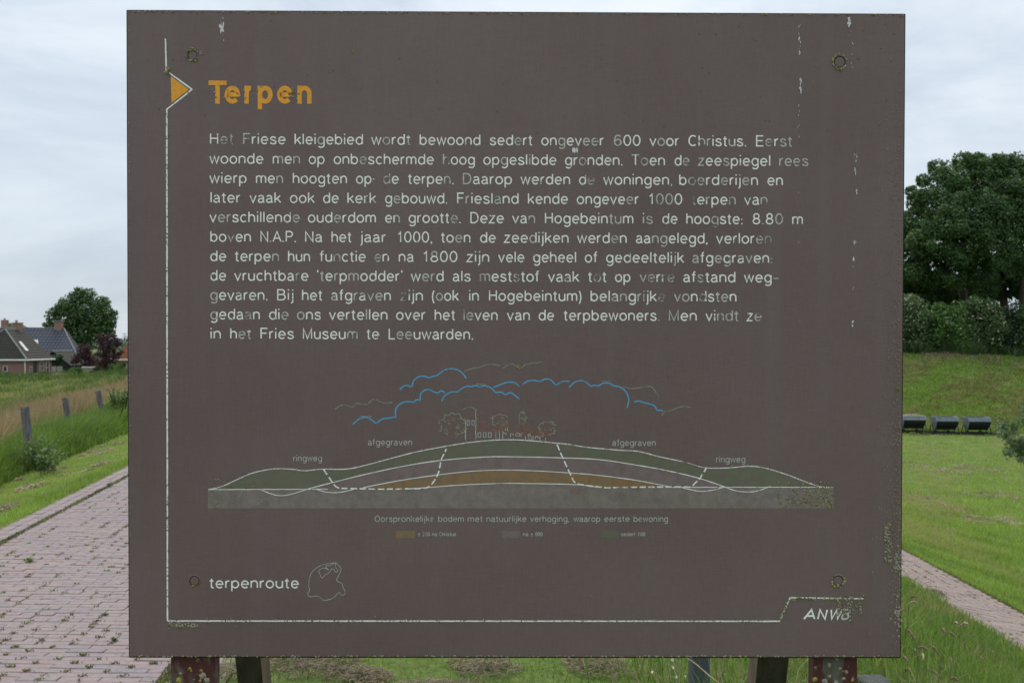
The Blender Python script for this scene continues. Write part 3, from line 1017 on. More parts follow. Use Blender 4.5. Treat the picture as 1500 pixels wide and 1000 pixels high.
LINES = [
 (211.4, [('Het', 307, 342), ('Friese', 355.6, 418.5), ('kleigebied', 431.3, 532), ('wordt', 544, 601.6), ('bewoond', 614.4, 704), ('sedert', 717.2, 780), ('ongeveer', 792.8, 884.5), ('600', 899, 938.6), ('voor', 951.4, 994.8), ('Christus.', 1008, 1093.6), ('Eerst', 1106.8, 1160.5)]),
 (240.1, [('woonde', 307, 386), ('men', 399.3, 439.8), ('op', 452, 475.8), ('onbeschermde', 488.7, 635.7), ('hoog', 648.6, 695.9), ('opgeslibde', 707.9, 815.2), ('gronden.', 827.3, 912.5), ('Toen', 925, 974.3), ('de', 988, 1010), ('zeespiegel', 1022.3, 1128.8), ('rees', 1141, 1184)]),
 (268.6, [('wierp', 307, 361.6), ('men', 374.7, 415), ('hoogten', 428.6, 508.6), ('op:', 521.5, 549), ('de', 561, 584.3), ('terpen.', 597.5, 665), ('Daarop', 677.5, 750.3), ('werden', 762.7, 835.5), ('de', 847.9, 871.2), ('woningen,', 883.8, 985.3), ('boerderijen', 994.5, 1110.6), ('en', 1123.8, 1147)]),
 (297.2, [('later', 307.8, 352.3), ('vaak', 365.7, 411.6), ('ook', 424.7, 460.8), ('de', 473, 496.3), ('kerk', 508.6, 551), ('gebouwd.', 563.9, 655.7), ('Friesland', 669, 760), ('kende', 773, 832), ('ongeveer', 844.8, 935.8), ('1000', 950.5, 999.7), ('terpen', 1013, 1078), ('van', 1090, 1124.4)]),
 (325.7, [('verschillende', 307, 439.5), ('ouderdom', 451, 551), ('en', 563.9, 586), ('grootte.', 598.3, 675.4), ('Deze', 688.5, 738.2), ('van', 750.3, 784.2), ('Hogebeintum', 797.7, 928), ('is', 941, 956.6), ('de', 969.8, 992.4), ('hoogste:', 1005, 1088.3), ('8.80', 1101.8, 1147.3), ('m', 1160, 1176.3)]),
 (354.3, [('boven', 307.8, 367.9), ('N.A.P.', 381, 434), ('Na', 446.3, 472.3), ('het', 485.4, 515), ('jaar', 527.8, 565.5), ('1000,', 582.4, 633.8), ('toen', 645.8, 689.6), ('de', 703, 726.3), ('zeedijken', 738, 833.2), ('werden', 845.5, 918.3), ('aangelegd,', 931.4, 1037), ('verloren', 1049, 1130.3)]),
 (382.8, [('de', 307.8, 331.5), ('terpen', 343.8, 408.9), ('hun', 421.7, 454.5), ('functie', 468.2, 536), ('en', 548.3, 570), ('na', 583.8, 606.2), ('1800', 619.9, 670.4), ('zijn', 683, 717), ('vele', 729.8, 768.3), ('geheel', 780.7, 844.4), ('of', 856.5, 875.2), ('gedeeltelijk', 887.5, 1001.8), ('afgegraven:', 1013.8, 1131.7)]),
 (411.2, [('de', 307.8, 331.5), ('vruchtbare', 343.3, 452), ("'terpmodder'", 464, 590), ('werd', 602, 650.2), ('als', 663, 689.6), ('meststof', 702.5, 790), ('vaak', 802.8, 848.3), ('tot', 861.2, 888.5), ('op', 900.8, 923.7), ('verre', 937, 988.3), ('afstand', 1000.6, 1077.5), ('weg-', 1090, 1141)]),
 (439.6, [('gevaren.', 307.8, 392.5), ('Bij', 405.3, 430.2), ('het', 442.2, 472.3), ('afgraven', 484.9, 572.9), ('zijn', 586, 619.9), ('(ook', 632.2, 672), ('in', 686.6, 701.8), ('Hogebeintum)', 715.8, 852.3), ('belangrijke', 864.7, 974.8), ('vondsten', 987.4, 1079)]),
 (467.9, [('gedaan', 307.8, 381), ('die', 393.9, 423), ('ons', 434.9, 470.4), ('vertellen', 482, 568), ('over', 580.2, 623.4), ('het', 636.5, 667), ('leven', 678.5, 729.3), ('van', 742.6, 776.5), ('de', 788.8, 811.7), ('terpbewoners.', 825.5, 966.6), ('Men', 979.2, 1020.9), ('vindt', 1033.5, 1081.9), ('ze', 1093.6, 1115.6)]),
 (496.2, [('in', 307.8, 324), ('het', 337, 367.9), ('Fries', 381, 430.8), ('Museum', 443, 524.2), ('te', 536.8, 555.6), ('Leeuwarden.', 568.8, 693.7)]),
]
for y0, ws in LINES:
    ink = Ink()
    slope = (6 - 5 * (y0 - 14) / 949) / 1143
    for txt, xa, xb in ws:
        fa = 0.12 + 0.10 * (xa > 900) + (0.25 if txt in ('Eerst', 'rees', 'en', 'wierp', 'boerderijen', 'terpen') and xa > 1000 else 0)
        word(ink, txt, xa, xb, y0, 11.9, 1.88, 0, slope, fa, 1)
    ink.done('text_line', [M_white, M_faint])
# heading
ink = Ink()
for ch, xa, xb in (('T', 305.5, 332), ('e', 329, 352), ('r', 358, 371), ('p', 377.5, 399.5), ('e', 406, 428.5), ('n', 435.5, 456.5)):
    adv, strokes = G[ch]
    w_ = 6.6
    xs_ = [p[0] for st in strokes for p in st]; lo_, hi_ = min(xs_), max(xs_)
    kx = (xb - xa - w_) / (hi_ - lo_)
    ht = 26.5 if ch != 'T' else 24.9
    for st in strokes:
        pts = []
        for p in st:
            yy = p[1]
            # keep the heavy stroke inside the x height
            if ch != 'T':
                yy = (yy - B_) / (T_ - B_) * (26.5 - w_) / 26.5 + (w_ / 2) / 26.5 if yy >= 0 else -0.16
                Y = 152.3 - yy * 26.5
            else:
                Y = 152.3 - (0 if yy < 0.5 else 34.0 - w_ / 2)
            pts.append((xa + w_ / 2 + (p[0] - lo_) * kx, Y))
        if ch in 'rnp' and len(st) == 2: pts = [(pts[0][0], 152.3 - 26.5), (pts[1][0], 152.3 if ch != 'p' else 160.5)]
        if ch == 'n' and len(st) > 2: pts[-1] = (pts[-1][0], 152.3)
        if ch == 'T' and st[0][1] == st[1][1]: pts = [(xa, pts[0][1]), (xb, pts[1][1])]
        ink.ribbon(pts, w_, 0, 0.03, closed=(ch in 'p' and len(st) > 8))
tag(ink.done('heading_text', [M_orange]), 'orange heading reading Terpen')
# frame line and arrow
ink = Ink()
def broken(ink, pts, w, mat, gap=0.06, seg=6.0, jit=0.12):
    for (a, b) in zip(pts[:-1], pts[1:]):
        n_ = max(1, int(math.hypot(b[0] - a[0], b[1] - a[1]) / seg))
        run = [a]
        for i in range(1, n_ + 1):
            p = (a[0] + (b[0] - a[0]) * i / n_, a[1] + (b[1] - a[1]) * i / n_)
            run.append((p[0] + random.uniform(-.15, .15), p[1] + random.uniform(-.15, .15)))
            if random.random() < gap or i == n_:
                if len(run) > 1: ink.ribbon(run, w, mat, jit)
                run = [(p[0] + (b[0] - a[0]) / n_ * 0.25, p[1] + (b[1] - a[1]) / n_ * 0.25)]
                if i == n_: break
broken(ink, [(242.3, 57), (243.7, 104)], 2.2, 0)
broken(ink, [(243.7, 104), (281.5, 131.3), (244.4, 160.5)], 2.2, 0)
broken(ink, [(244.4, 160.5), (245.4, 908.5)], 2.3, 0, 0.10)
broken(ink, [(245.4, 908.8), (1142, 909.2)], 2.0, 0, 0.08)
broken(ink, [(1142, 909), (1157.5, 874.6)], 2.2, 0, 0.3)
broken(ink, [(1157.5, 874.6), (1265, 876.2)], 2.0, 0, 0.3)
tag(ink.done('frame_line', [M_line]), 'white border line with an arrow notch')
ink = Ink(); ink.poly([(250.3, 112.3), (276.8, 131.4), (251.3, 151.2)])
tag(ink.done('arrow_mark', [M_orange]), 'small orange arrow triangle')

# clouds of the drawing
CL = [
 [(517, 621), (525, 614), (533, 611), (541, 612.5), (551, 620)], [(551, 620), (560, 613.5), (570, 612), (578, 610.5), (581, 611.5)],
 [(580, 611), (579.5, 600), (586, 591.5), (596, 588), (606, 589)], [(606, 589), (611, 585), (615.5, 586.5)],
 [(615.5, 586.5), (616, 577), (622, 571.5), (629, 570.5), (636, 574), (641, 575.5)], [(641, 575.5), (647, 572), (652, 575.5)],
 [(586, 570.5), (590, 566), (596, 564.5), (603.5, 566.5)], [(603.5, 566.5), (606, 557.5), (614, 551.5), (622, 551), (628, 553), (635, 551), (641, 549.5)],
 [(641, 549.5), (650, 542.5), (660, 540), (670, 541.5), (678, 547), (683, 554)],
 [(646.5, 587.5), (652, 579), (661, 574), (671, 573.5)], [(671, 573.5), (677, 568.5), (684, 565.5), (690, 566)], [(690, 566), (697, 564.5), (702, 566.5)],
 [(702, 566.5), (711, 565), (720, 568.5), (726, 575)], [(726, 575), (734, 574), (740, 578)], [(740, 578), (748, 575), (755, 579.5), (761, 584)],
 [(723, 567), (732, 563.5), (740, 560.5), (750, 559.5), (756, 561.5), (761, 566)],
 [(765.5, 563), (773, 558), (782, 557), (791, 558.5)], [(791, 558.5), (799, 555), (807, 556.5), (813, 563)], [(814, 564), (820, 560.5), (826, 558), (834, 558.5)],
 [(833.5, 567.5), (841, 560), (850, 557.5), (858, 559), (865.5, 566)], [(865.5, 566), (871, 564), (876, 565.5)], [(876, 565.5), (884, 561), (893, 561.5), (899, 565)],
 [(899, 565), (909, 567), (917, 574), (921, 585), (918.5, 597)], [(929, 588.5), (936, 587), (943, 589.5)], [(943, 589.5), (952, 591.5), (959, 594.5), (962, 600.5)], [(962, 600.5), (971, 601)],
]
for c_ in CL:
    ink = Ink(); ink.ribbon(spl(c_, 5), 1.9, 0, 0.08)
    ink.done('cloud_outline', [M_blue])
GC = [[(491, 599.5), (500, 593), (509, 594), (516, 595.5), (523, 590.5), (530, 592), (540, 592)], [(540, 591), (546, 585), (553, 585.5), (562, 590), (575, 589)],
      [(680, 544), (688, 540.5), (700, 538), (712, 534), (722, 533.5), (732, 535)], [(737, 539), (744, 534.5), (750, 532.5), (758, 537.5), (763, 539), (770, 533.5), (780, 532), (793, 530)],
      [(913, 566.5), (925, 569), (940, 567), (952, 565.5), (958, 571), (965, 580)], [(970, 602), (982, 601), (992, 597), (1003, 595), (1012, 597)], [(969, 608), (973, 603)],
      [(820, 560), (830, 558)], [(852, 556), (862, 560)], [(882, 558), (894, 558)], [(527, 609), (545, 610)], [(697, 562), (712, 563)]]
for c_ in GC:
    ink = Ink(); p_ = spl(c_, 6); ink.ribbon([(a + random.uniform(-.5, .5), b + random.uniform(-.5, .5)) for a, b in p_], 1.1, 0, 0.5)
    tag(ink.done('cloud_outline', [M_ghost]), 'faded grey cloud outline')

# mound diagram
TOP = [(305, 716.5), (325, 712), (346, 702.5), (369, 692.7), (392.7, 687.3), (411, 686), (430, 687), (446, 689), (472, 686.6), (507, 686.6), (535, 681), (570, 671.7), (605, 662.5), (636, 656.3), (672, 650), (699, 646.4),
       (730, 644), (762, 644), (798, 647), (834, 650.6), (860, 654.7), (908.5, 659), (935, 660.7), (964, 668), (1005, 676.9), (1032, 684.5), (1064, 685), (1096, 682.4), (1120, 685), (1152, 694.5), (1181, 705.6), (1204, 713), (1221, 713)]
L2 = [(453, 715), (488, 706), (535, 694.3), (593, 682), (645, 674), (708, 669), (753, 668.6), (816, 670), (876, 672.5), (932, 680.7), (976, 688.6), (1023, 699.7), (1064, 713.5)]
L3 = [(531.5, 713.8), (581.6, 704), (635, 696), (690, 689.8), (735, 688), (780, 689), (825, 691.6), (873, 695.3), (932, 703), (979, 712)]
L4 = [(600, 715.3), (627, 713.6), (672, 710), (735, 707.5), (780, 707.8), (843, 709.3), (876, 713)]
BASE = [(305, 716.5), (460, 716), (600, 715.8), (876, 713.4), (1221, 713)]
BOT = [(304, 744), (1221, 744.2)]


def cur(c_):
    p = spl(c_, 6); xs_ = np.array([a for a, b in p]); ys_ = np.array([b for a, b in p])
    o = np.argsort(xs_); return lambda x: float(np.interp(x, xs_[o], ys_[o]))


fT, f2, f3, f4, fB = cur(TOP), cur(L2), cur(L3), cur(L4), (lambda x: float(np.interp(x, [a for a, b in BASE], [b for a, b in BASE])))


def band(ink, up, lo, x0, x1, mat=0, n_=60):
    xs_ = np.linspace(x0, x1, n_ + 1); off = ink.lift(); b = len(ink.v)
    for x_ in xs_:
        u = up(x_); l_ = max(lo(x_), u + 0.02)
        ink.v.append(onb(x_, u, off)); ink.v.append(onb(x_, l_, off))
    for i in range(n_):
        ink.f.append((b + 2 * i, b + 2 * i + 1, b + 2 * i + 3, b + 2 * i + 2)); ink.m.append(mat)


def gb(x):    # upper limit of the original soil
    return min(fB(x), f4(x)) if 600 < x < 876 else fB(x)


ink = Ink(); band(ink, gb, lambda x: 744.1, 304.5, 1221, n_=120)
tag(ink.done('soil_layer', [M_hgrey]), 'grey hatched band of original soil')
ink = Ink(); band(ink, fT, lambda x: (f2(x) if 453 < x < 1064 else fB(x)), 306, 1220, n_=160)
tag(ink.done('soil_layer', [M_hgreen]), 'green hatched top layer')
ink = Ink(); band(ink, f2, lambda x: (f3(x) if 531.5 < x < 979 else fB(x)), 453, 1064, n_=120)
tag(ink.done('soil_layer', [M_hpurp]), 'mauve hatched middle layer')
ink = Ink(); band(ink, f3, lambda x: (f4(x) if 600 < x < 876 else fB(x)), 531.5, 979, n_=100)
tag(ink.done('soil_layer', [M_horan]), 'ochre hatched lowest layer')
ink = Ink()
for c_, w_ in ((TOP, 1.2), (L2, 1.25), (L3, 1.15), (L4, 1.15)):
    ink.k = 6; ink.ribbon([(a, b) for a, b in spl(c_, 5)], w_, 0, 0.25)
for p_ in ([(305, 716.5), (480, 716)], [(985, 713.2), (1221, 713)]): broken(ink, p_, 1.1, 0, 0.05)
for c_ in ([(383, 717), (395, 722), (406.7, 725), (420.7, 724.7), (441.7, 718.8), (453, 715)], [(461.5, 715.3), (476.7, 720), (493, 721), (507, 718.8), (518.7, 716)],
           [(999.5, 713.8), (1023, 718.8), (1040.5, 718), (1058, 713.8)], [(1064, 713.8), (1081.6, 719), (1105, 719.4), (1128.5, 712)]):
    ink.ribbon(spl(c_, 5), 1.1, 0, 0.2)
for v_ in range(len(ink.v)): ink.v[v_] = ink.v[v_] + bn * 0.0003
ink.done('layer_line', [M_line])
ink = Ink()
def dashed(c_, on=10, off=2.6, w=2.1):
    p = spl(c_, 8); d_ = 0; run = [p[0]]
    for a, b in zip(p[:-1], p[1:]):
        d_ += math.hypot(b[0] - a[0], b[1] - a[1])
        if d_ < on: run.append(b)
        elif len(run) > 1:
            ink.ribbon(run, w, 0, 0.1); run = []
        if d_ >= on + off: d_ = 0; run = [b]
    if len(run) > 1: ink.ribbon(run, w, 0, 0.1)
def dense(c_):
    out = []
    for a, b in zip(c_[:-1], c_[1:]):
        n_ = max(1, int(math.hypot(b[0] - a[0], b[1] - a[1]) / 8))
        out += [(a[0] + (b[0] - a[0]) * i / n_, a[1] + (b[1] - a[1]) * i / n_) for i in range(n_)]
    return out + [c_[-1]]
dashed(dense([(474, 687), (483, 700), (491, 711), (498, 714.5), (560, 716), (618, 715), (628, 712.5), (636, 704), (642.3, 691.6), (646.8, 671.8), (654, 657)]))
for v_ in range(len(ink.v)): ink.v[v_] = ink.v[v_] + bn * 0.0006
tag(ink.done('dashed_line', [M_line]), 'white dashed line across the left of the mound diagram'); ink = Ink()
dashed(dense([(816, 650.5), (823.3, 668), (832, 687), (840.4, 704.2), (846, 708.2), (862, 711), (888, 713.8), (930, 713), (976, 712.6), (1012, 712.6), (1024.4, 701), (1034.7, 685)]))
for v_ in range(len(ink.v)): ink.v[v_] = ink.v[v_] + bn * 0.0006
tag(ink.done('dashed_line', [M_line]), 'white dashed line across the right of the mound diagram')

# church, houses and trees drawn on the mound
ink = Ink()
def scrib(c_, w=1.0, mat=0, j=0.35):
    ink.ribbon([(a + random.uniform(-j, j), b + random.uniform(-j, j)) for a, b in dense2(c_)], w, mat, 0.3)
def dense2(c_, st=3):
    out = []
    for a, b in zip(c_[:-1], c_[1:]):
        n_ = max(1, int(math.hypot(b[0] - a[0], b[1] - a[1]) / st))
        out += [(a[0] + (b[0] - a[0]) * i / n_, a[1] + (b[1] - a[1]) * i / n_) for i in range(n_)]
    return out + [c_[-1]]
scrib([(681.8, 613), (682, 644)], 1.2); scrib([(697, 600), (697, 643)], 1.0)
for cx_, cy_, w_, h_ in ((686, 619, 3.4, 7), (693, 619, 3.4, 7), (702.3, 636.6, 4, 6.6), (710, 636.6, 4, 6.6), (717.5, 636.6, 4, 6.6), (742, 628.3, 3.4, 3.6), (758.5, 636.3, 6, 3.4), (775, 636.5, 3, 3)):
    ink.ribbon([(cx_ - w_ / 2, cy_ + h_ / 2), (cx_ - w_ / 2, cy_ - h_ / 2), (cx_ + w_ / 2, cy_ - h_ / 2), (cx_ + w_ / 2, cy_ + h_ / 2)], 0.9, 0, 0.2, closed=True)
for x_ in (726.5, 731.5, 736.5): scrib([(x_, 631), (x_, 643.5)], 1.1)
for p_ in ([(738, 634), (741, 634), (741, 638)], [(748, 634), (748, 640)], [(752, 638), (752, 635), (749, 635)], [(763, 640), (763, 635), (768, 635)], [(770, 638), (770, 645)], [(778, 643), (778, 639), (781, 639), (781, 643), (778, 643)],
          [(784, 644), (784, 639), (788, 639), (788, 642)], [(791, 645), (791, 638), (797, 638)], [(799, 640), (799, 646)], [(773, 640), (776, 644)]): scrib(p_, 0.9)
scrib([(697, 618), (722, 617), (738, 619), (752, 622), (768, 628), (784, 634), (800, 637)], 1.1, 1, .6); scrib([(697, 629), (735, 630), (760, 633), (800, 640)], 1.0, 1, .6)
for _ in range(70):
    x_ = random.uniform(697, 800); y_ = random.uniform(620, 632) + max(0, (x_ - 740) * 0.08)
    scrib([(x_, y_), (x_ + random.uniform(3, 8), y_ + random.uniform(-1, 1))], 0.8, 1, 0.6)
for _ in range(12):
    x_ = random.uniform(682, 695); y_ = random.uniform(602, 612); scrib([(x_, y_), (x_ + 4, y_ + random.uniform(-1, 1))], 0.8, 1, 0.6)
scrib([(676, 600), (688, 596), (698, 599), (697, 603)], 1.0, 2, 0.7)
def canopy(cx_, cy_, rx, ry, n_=40, fill=20, mat=2):
    pts = []
    for i in range(n_ + 1):
        a = 2 * math.pi * i / n_; q = 1 + random.uniform(-.16, .16)
        pts.append((cx_ + rx * q * math.cos(a), cy_ + ry * q * math.sin(a)))
    h_ = n_ * 2 // 3
    ink.ribbon(pts[n_ // 3: n_ // 3 + h_], 1.3, mat, 0.4); ink.ribbon(pts[: n_ // 4], 1.1, mat, 0.4)
    for _ in range(fill):
        a = random.uniform(0, 6.28); q = random.uniform(0.2, 0.95); x_ = cx_ + rx * q * math.cos(a); y_ = cy_ + ry * q * math.sin(a)
        ink.ribbon([(x_, y_), (x_ + random.uniform(1, 3), y_ + random.uniform(-2, 2)), (x_ + random.uniform(2, 4), y_ + random.uniform(-1, 2))], 0.8, random.choice([mat, mat, 1]), 0.3)
canopy(664, 622, 19, 17, fill=42); canopy(732, 615, 12, 8, fill=18); canopy(765, 612, 5, 9, fill=10); canopy(802, 627, 12, 10, fill=16)
tag(ink.done('village_sketch', [M_small, M_rust, M_gprint]), 'faint line drawing of a church, houses and trees')

# small captions
ink = Ink()
for t_, a, b, y_ in (('afgegraven', 539, 604, 652), ('ringweg', 429.5, 472, 675.4), ('afgegraven', 896.8, 960.7, 652.8), ('ringweg', 1048.7, 1091.9, 677)):
    word(ink, t_, a, b, y_, 7.0, 1.1, 0, 0, 0)
    ink.done('caption_text', [M_small]); ink = Ink()
for t_, a, b in (('Oorspronkelijke', 548.8, 636.5), ('bodem', 641.9, 679.5), ('met', 685, 707), ('natuurlijke', 712.4, 771.3), ('verhoging,', 776.6, 834), ('waarop', 840.2, 879.4), ('eerste', 885, 922.3), ('bewoning', 928, 978.7)):
    word(ink, t_, a, b, 763.8, 6.6, 1.1, 0, 0, 0)
ink.done('caption_text', [M_small]); ink = Ink()
for t_, a, b in (('+', 611.5, 616), ('200', 619, 630), ('na', 633, 640), ('Christus', 643, 668), ('na', 766, 774), ('+', 777, 781), ('800', 784, 794.8), ('sedert', 909.8, 931), ('1100', 934, 945)):
    word(ink, t_, a, b, 784.6, 4.1, 0.8, 0, 0, 0)
    if t_ in ('Christus', '800', '1100'): ink.done('caption_text', [M_small]); ink = Ink()
for (a, b), mt, lb in (((580, 607.7), M_horan, 'ochre hatched legend box'), ((735.3, 762.5), M_hpurp, 'mauve hatched legend box'), ((879.7, 906.7), M_hgreen, 'green hatched legend box')):
    ink = Ink(); ink.poly([(a, 776.7), (b, 776.7), (b, 787.6), (a, 787.6)]); tag(ink.done('legend_box', [mt]), lb)
# route name, outline map, maker's mark
ink = Ink(); word(ink, 'terpenroute', 306.6, 438, 861, 11.7, 2.0, 0, 0, 0.0); ink.done('route_name', [M_white])
ink = Ink()
mapo = [(1190, 105), (1225, 145), (1215, 180), (1197, 218), (1210, 235), (1230, 245), (1240, 275), (1253, 300), (1245, 322), (1225, 320), (1213, 303), (1190, 325), (1165, 345), (1110, 358), (1090, 340), (1060, 328), (1015, 333), (1003, 310), (1015, 290), (1010, 250), (1018, 200), (1040, 160), (1090, 125), (1150, 112), (1190, 105)]
mapi = [(1145, 155), (1125, 138), (1130, 125), (1150, 128), (1165, 118), (1190, 112), (1187, 135), (1205, 160), (1190, 170), (1175, 150), (1160, 150), (1150, 170), (1120, 188), (1100, 208), (1088, 190), (1078, 160), (1110, 142), (1145, 158)]
for mp_ in (mapo, mapi):
    ink.ribbon([(230 + a / 4.545 + random.uniform(-.25, .25), 800 + b / 4.545 + random.uniform(-.25, .25)) for a, b in spl(mp_, 3)], 0.75, 0, 0.35)
tag(ink.done('map_outline', [M_small]), 'thin outline map of the province')
ink = Ink()
for ch, a, b in (('A', 1177, 1194), ('N', 1196.5, 1210), ('W', 1214, 1231), ('B', 1231.5, 1243)):
    adv, st_ = G[ch]
    for st in st_:
        ink.ribbon([(a + px_ / adv * (b - a) + 2.6 * (py_ - 0.1), 906 - (py_ - .07) * 11.0) for px_, py_ in st], 2.5, 0 if ch != 'B' else 1, 0.1)
tag(ink.done('maker_name', [M_white, M_faint]), 'slanted white letters ANWB')

# plugged screw holes
for px, py, r_ in ((282, 81, 8.0), (1230, 91, 9.5), (285, 850, 8.2), (1227.5, 850, 8.6)):
    ink = Ink()
    nn = 20
    b = len(ink.v)
    prof = ((1.12, 0.0003), (1.0, 0.0010), (0.92, 0.0010), (0.76, 0.0003), (0.0, 0.0004))
    for q, h_ in prof[:-1]:
        for i in range(nn):
            a = 2 * math.pi * i / nn; ink.v.append(onb(px + math.cos(a) * r_ * q, py + math.sin(a) * r_ * q, h_))
    ink.v.append(onb(px, py, 0.0004))
    for k_ in range(3):
        for i in range(nn):
            j = (i + 1) % nn
            ink.f.append((b + k_ * nn + i, b + k_ * nn + j, b + (k_ + 1) * nn + j, b + (k_ + 1) * nn + i)); ink.m.append(1 if k_ == 2 else 0)  # dark inner ring paints the shade of a recess
    for i in range(nn):
        ink.f.append((b + 3 * nn + i, b + 3 * nn + (i + 1) % nn, b + 4 * nn)); ink.m.append(0)
    ink.done('screw_plug', [M_board, M_edge])

# lichen, droppings
ink = Ink()
def cluster(px, py, sx, sy, n_, r0, r1, mats):
    for _ in range(n_):
        ink.blob(random.gauss(px, sx), random.gauss(py, sy), random.uniform(r0, r1), random.choice(mats))
for cx_, cy_, r_, n_, ms in ((282, 81, 9, 26, (0, 1, 2, 2)), (1230, 91, 10.5, 44, (0, 0, 1, 2)), (1227.5, 850, 9, 12, (0, 2, 2, 1)), (1227.5, 850, 8, 6, (0, 2))):
    for _ in range(n_):
        a = random.uniform(0, 6.28); a = a if random.random() < 0.5 else random.uniform(0.3, 2.8)
        ink.blob(cx_ + math.cos(a) * r_ * random.uniform(.85, 1.15), cy_ + math.sin(a) * r_ * random.uniform(.85, 1.2), random.uniform(0.8, 1.9), random.choice(ms))
cluster(281, 72, 2.5, 1.5, 8, 1, 2, (1, 2)); cluster(295, 79, 1.5, 2.5, 7, .8, 1.6, (0,)); cluster(285, 857, 2, .8, 5, .7, 1.3, (1,)); cluster(246, 106, 2.5, 2.5, 14, 1, 2, (2, 2, 0))
for _ in range(46): ink.blob(random.uniform(247, 290), 915 + random.gauss(0, 2.0), random.uniform(.9, 2.2), random.choice((0, 0, 0, 2)))
for _ in range(120): ink.blob(random.gauss(1300, 2.6), random.uniform(767, 822), random.uniform(.7, 1.9), random.choice((0, 0, 2)))
for _ in range(70):
    a = random.uniform(1225, 1262); ink.blob(a, random.uniform(880, 913 - (a - 1240) * .6 if a > 1240 else 900), random.uniform(.8, 2.0), random.choice((0, 0, 0, 2)))
for _ in range(1500):
    q = random.expovariate(1 / 9.0); ink.blob(1319 - q, random.triangular(60, 958, 800), random.uniform(.3, .85), random.choice((0, 0, 0, 2)), n=5)
for _ in range(70): ink.blob(random.gauss(1315, 3), random.choice((random.gauss(895, 12), random.gauss(825, 10))), random.uniform(.8, 2.0), 0)
for _ in range(330): ink.blob(random.uniform(190, 1317), 961 - abs(random.gauss(0, 1.0)), random.uniform(.5, 1.6), random.choice((0, 0, 2)), n=6)
for _ in range(260):
    x_ = random.uniform(188, 1325); ink.blob(x_, 16.6 + (x_ - 188) / 1137 * 5.6 + abs(random.gauss(0, .9)), random.uniform(.5, 1.4), random.choice((0, 2, 2, 1 if x_ > 1100 else 0)), n=6)
for _ in range(120):
    y_ = random.uniform(20, 960); ink.blob(188.3 + (y_ - 20) / 940 * 3 + abs(random.gauss(0, 1)), y_, random.uniform(.4, 1.1), random.choice((0, 2)), n=5)
for _ in range(230): ink.blob(random.uniform(246, 1142), 909 + random.gauss(0, 1.9), random.uniform(.5, 1.2), random.choice((0, 2, 2)), n=5)
for _ in range(90): ink.blob(random.uniform(1157, 1266), 875.5 + random.gauss(0, 2), random.uniform(.6, 1.5), random.choice((0, 2, 2, 1)), n=6)
for _ in range(36):
    t_ = random.random(); ink.blob(1142 + 15 * t_ + random.gauss(0, 1.3), 909 - 34 * t_, random.uniform(.6, 1.4), random.choice((0, 2)), n=6)
for _ in range(90): ink.blob(244.8 + random.gauss(0, 1), random.uniform(60, 905), random.uniform(.4, 1.1), random.choice((2, 2, 1)), n=5)
for _ in range(90): ink.blob(random.uniform(200, 1310), random.uniform(30, 200), random.uniform(.4, 1.1), 2, n=5)
for _ in range(70): ink.blob(random.uniform(200, 1310), random.uniform(200, 950), random.uniform(.3, .8), random.choice((2, 0)), n=5)
for y0, ws in LINES:
    for txt, xa, xb in ws:
        for _ in range(random.choice((1, 2, 3, 5, 7))):
            ink.blob(random.uniform(xa, xb), y0 + (xa - 307) * 0.0045 - random.uniform(0, 13), random.uniform(.4, 1.0), random.choice((2, 2, 2, 2, 0, 1)), n=5, h=.0006)
for _ in range(16): ink.blob(random.choice((329, 353, 432, 427, 314, 380)) + random.gauss(0, 3.5), random.uniform(122, 150), random.uniform(.7, 1.6), random.choice((0, 2)), n=6)
cluster(427, 137, 2.5, 2.5, 10, 1, 1.8, (2, 0)); cluster(761, 537, 1.5, 1.2, 5, .8, 1.4, (1,)); cluster(518, 76, .8, .8, 3, .8, 1.3, (1,))
for _ in range(260): ink.blob(random.triangular(1130, 1221, 1216), random.uniform(705, 742), random.uniform(.5, 1.5), random.choice((2, 2, 0, 1)), n=5, h=.0006)
for _ in range(60): ink.blob(random.triangular(305, 400, 310), random.uniform(700, 742), random.uniform(.5, 1.3), random.choice((2, 0)), n=5, h=.0006)
for c_ in (TOP,):
    for a, b in spl(c_, 6):
        if random.random() < 0.85: ink.blob(a + random.gauss(0, 2), b - abs(random.gauss(0, .8)) - .4, random.uniform(.5, 1.0), 0, n=5, h=.0005)
cluster(1316, 569, 1.5, 1.5, 8, 1.2, 2.6, (2,))
for v_ in range(len(ink.v)): ink.v[v_] = ink.v[v_] + bn * 0.0009
tag(ink.done('lichen_spots', [M_lich, M_lichy, M_licho]), kind='stuff')
ink = Ink()
def dribble(x_, y0, y1, n_, r0, r1, sx=0.8):
    ink = Ink()
    for _ in range(n_):
        y_ = random.uniform(y0, y1)
        r_ = random.uniform(r0, r1); b = len(ink.v); off = ink.lift(); hh = r_ * random.uniform(1.2, 3.2); xx = x_ + random.gauss(0, sx)
        for dx_, dy_ in ((-r_ * .6, -hh * .3), (r_ * .2, -hh), (r_ * .7, .1), (r_ * .1, hh), (-r_ * .5, hh * .5)): ink.v.append(onb(xx + dx_, y_ + dy_, off))
        ink.f.append(tuple(range(b, b + 5))); ink.m.append(0)
    o = ink.done('bird_dropping', [M_drop]); o['kind'] = 'stuff'
dribble(1171, 33, 80, 16, .5, 1.0); dribble(1172.5, 115, 136, 12, .7, 1.3); dribble(1171, 140, 190, 4, .4, .8)
dribble(1244, 24, 42, 12, 1, 1.8); dribble(1247, 40, 110, 10, .3, .7, 1.6); dribble(1253, 225, 262, 12, .5, .9, 1); dribble(1254.5, 278, 284, 5, .6, 1.2)
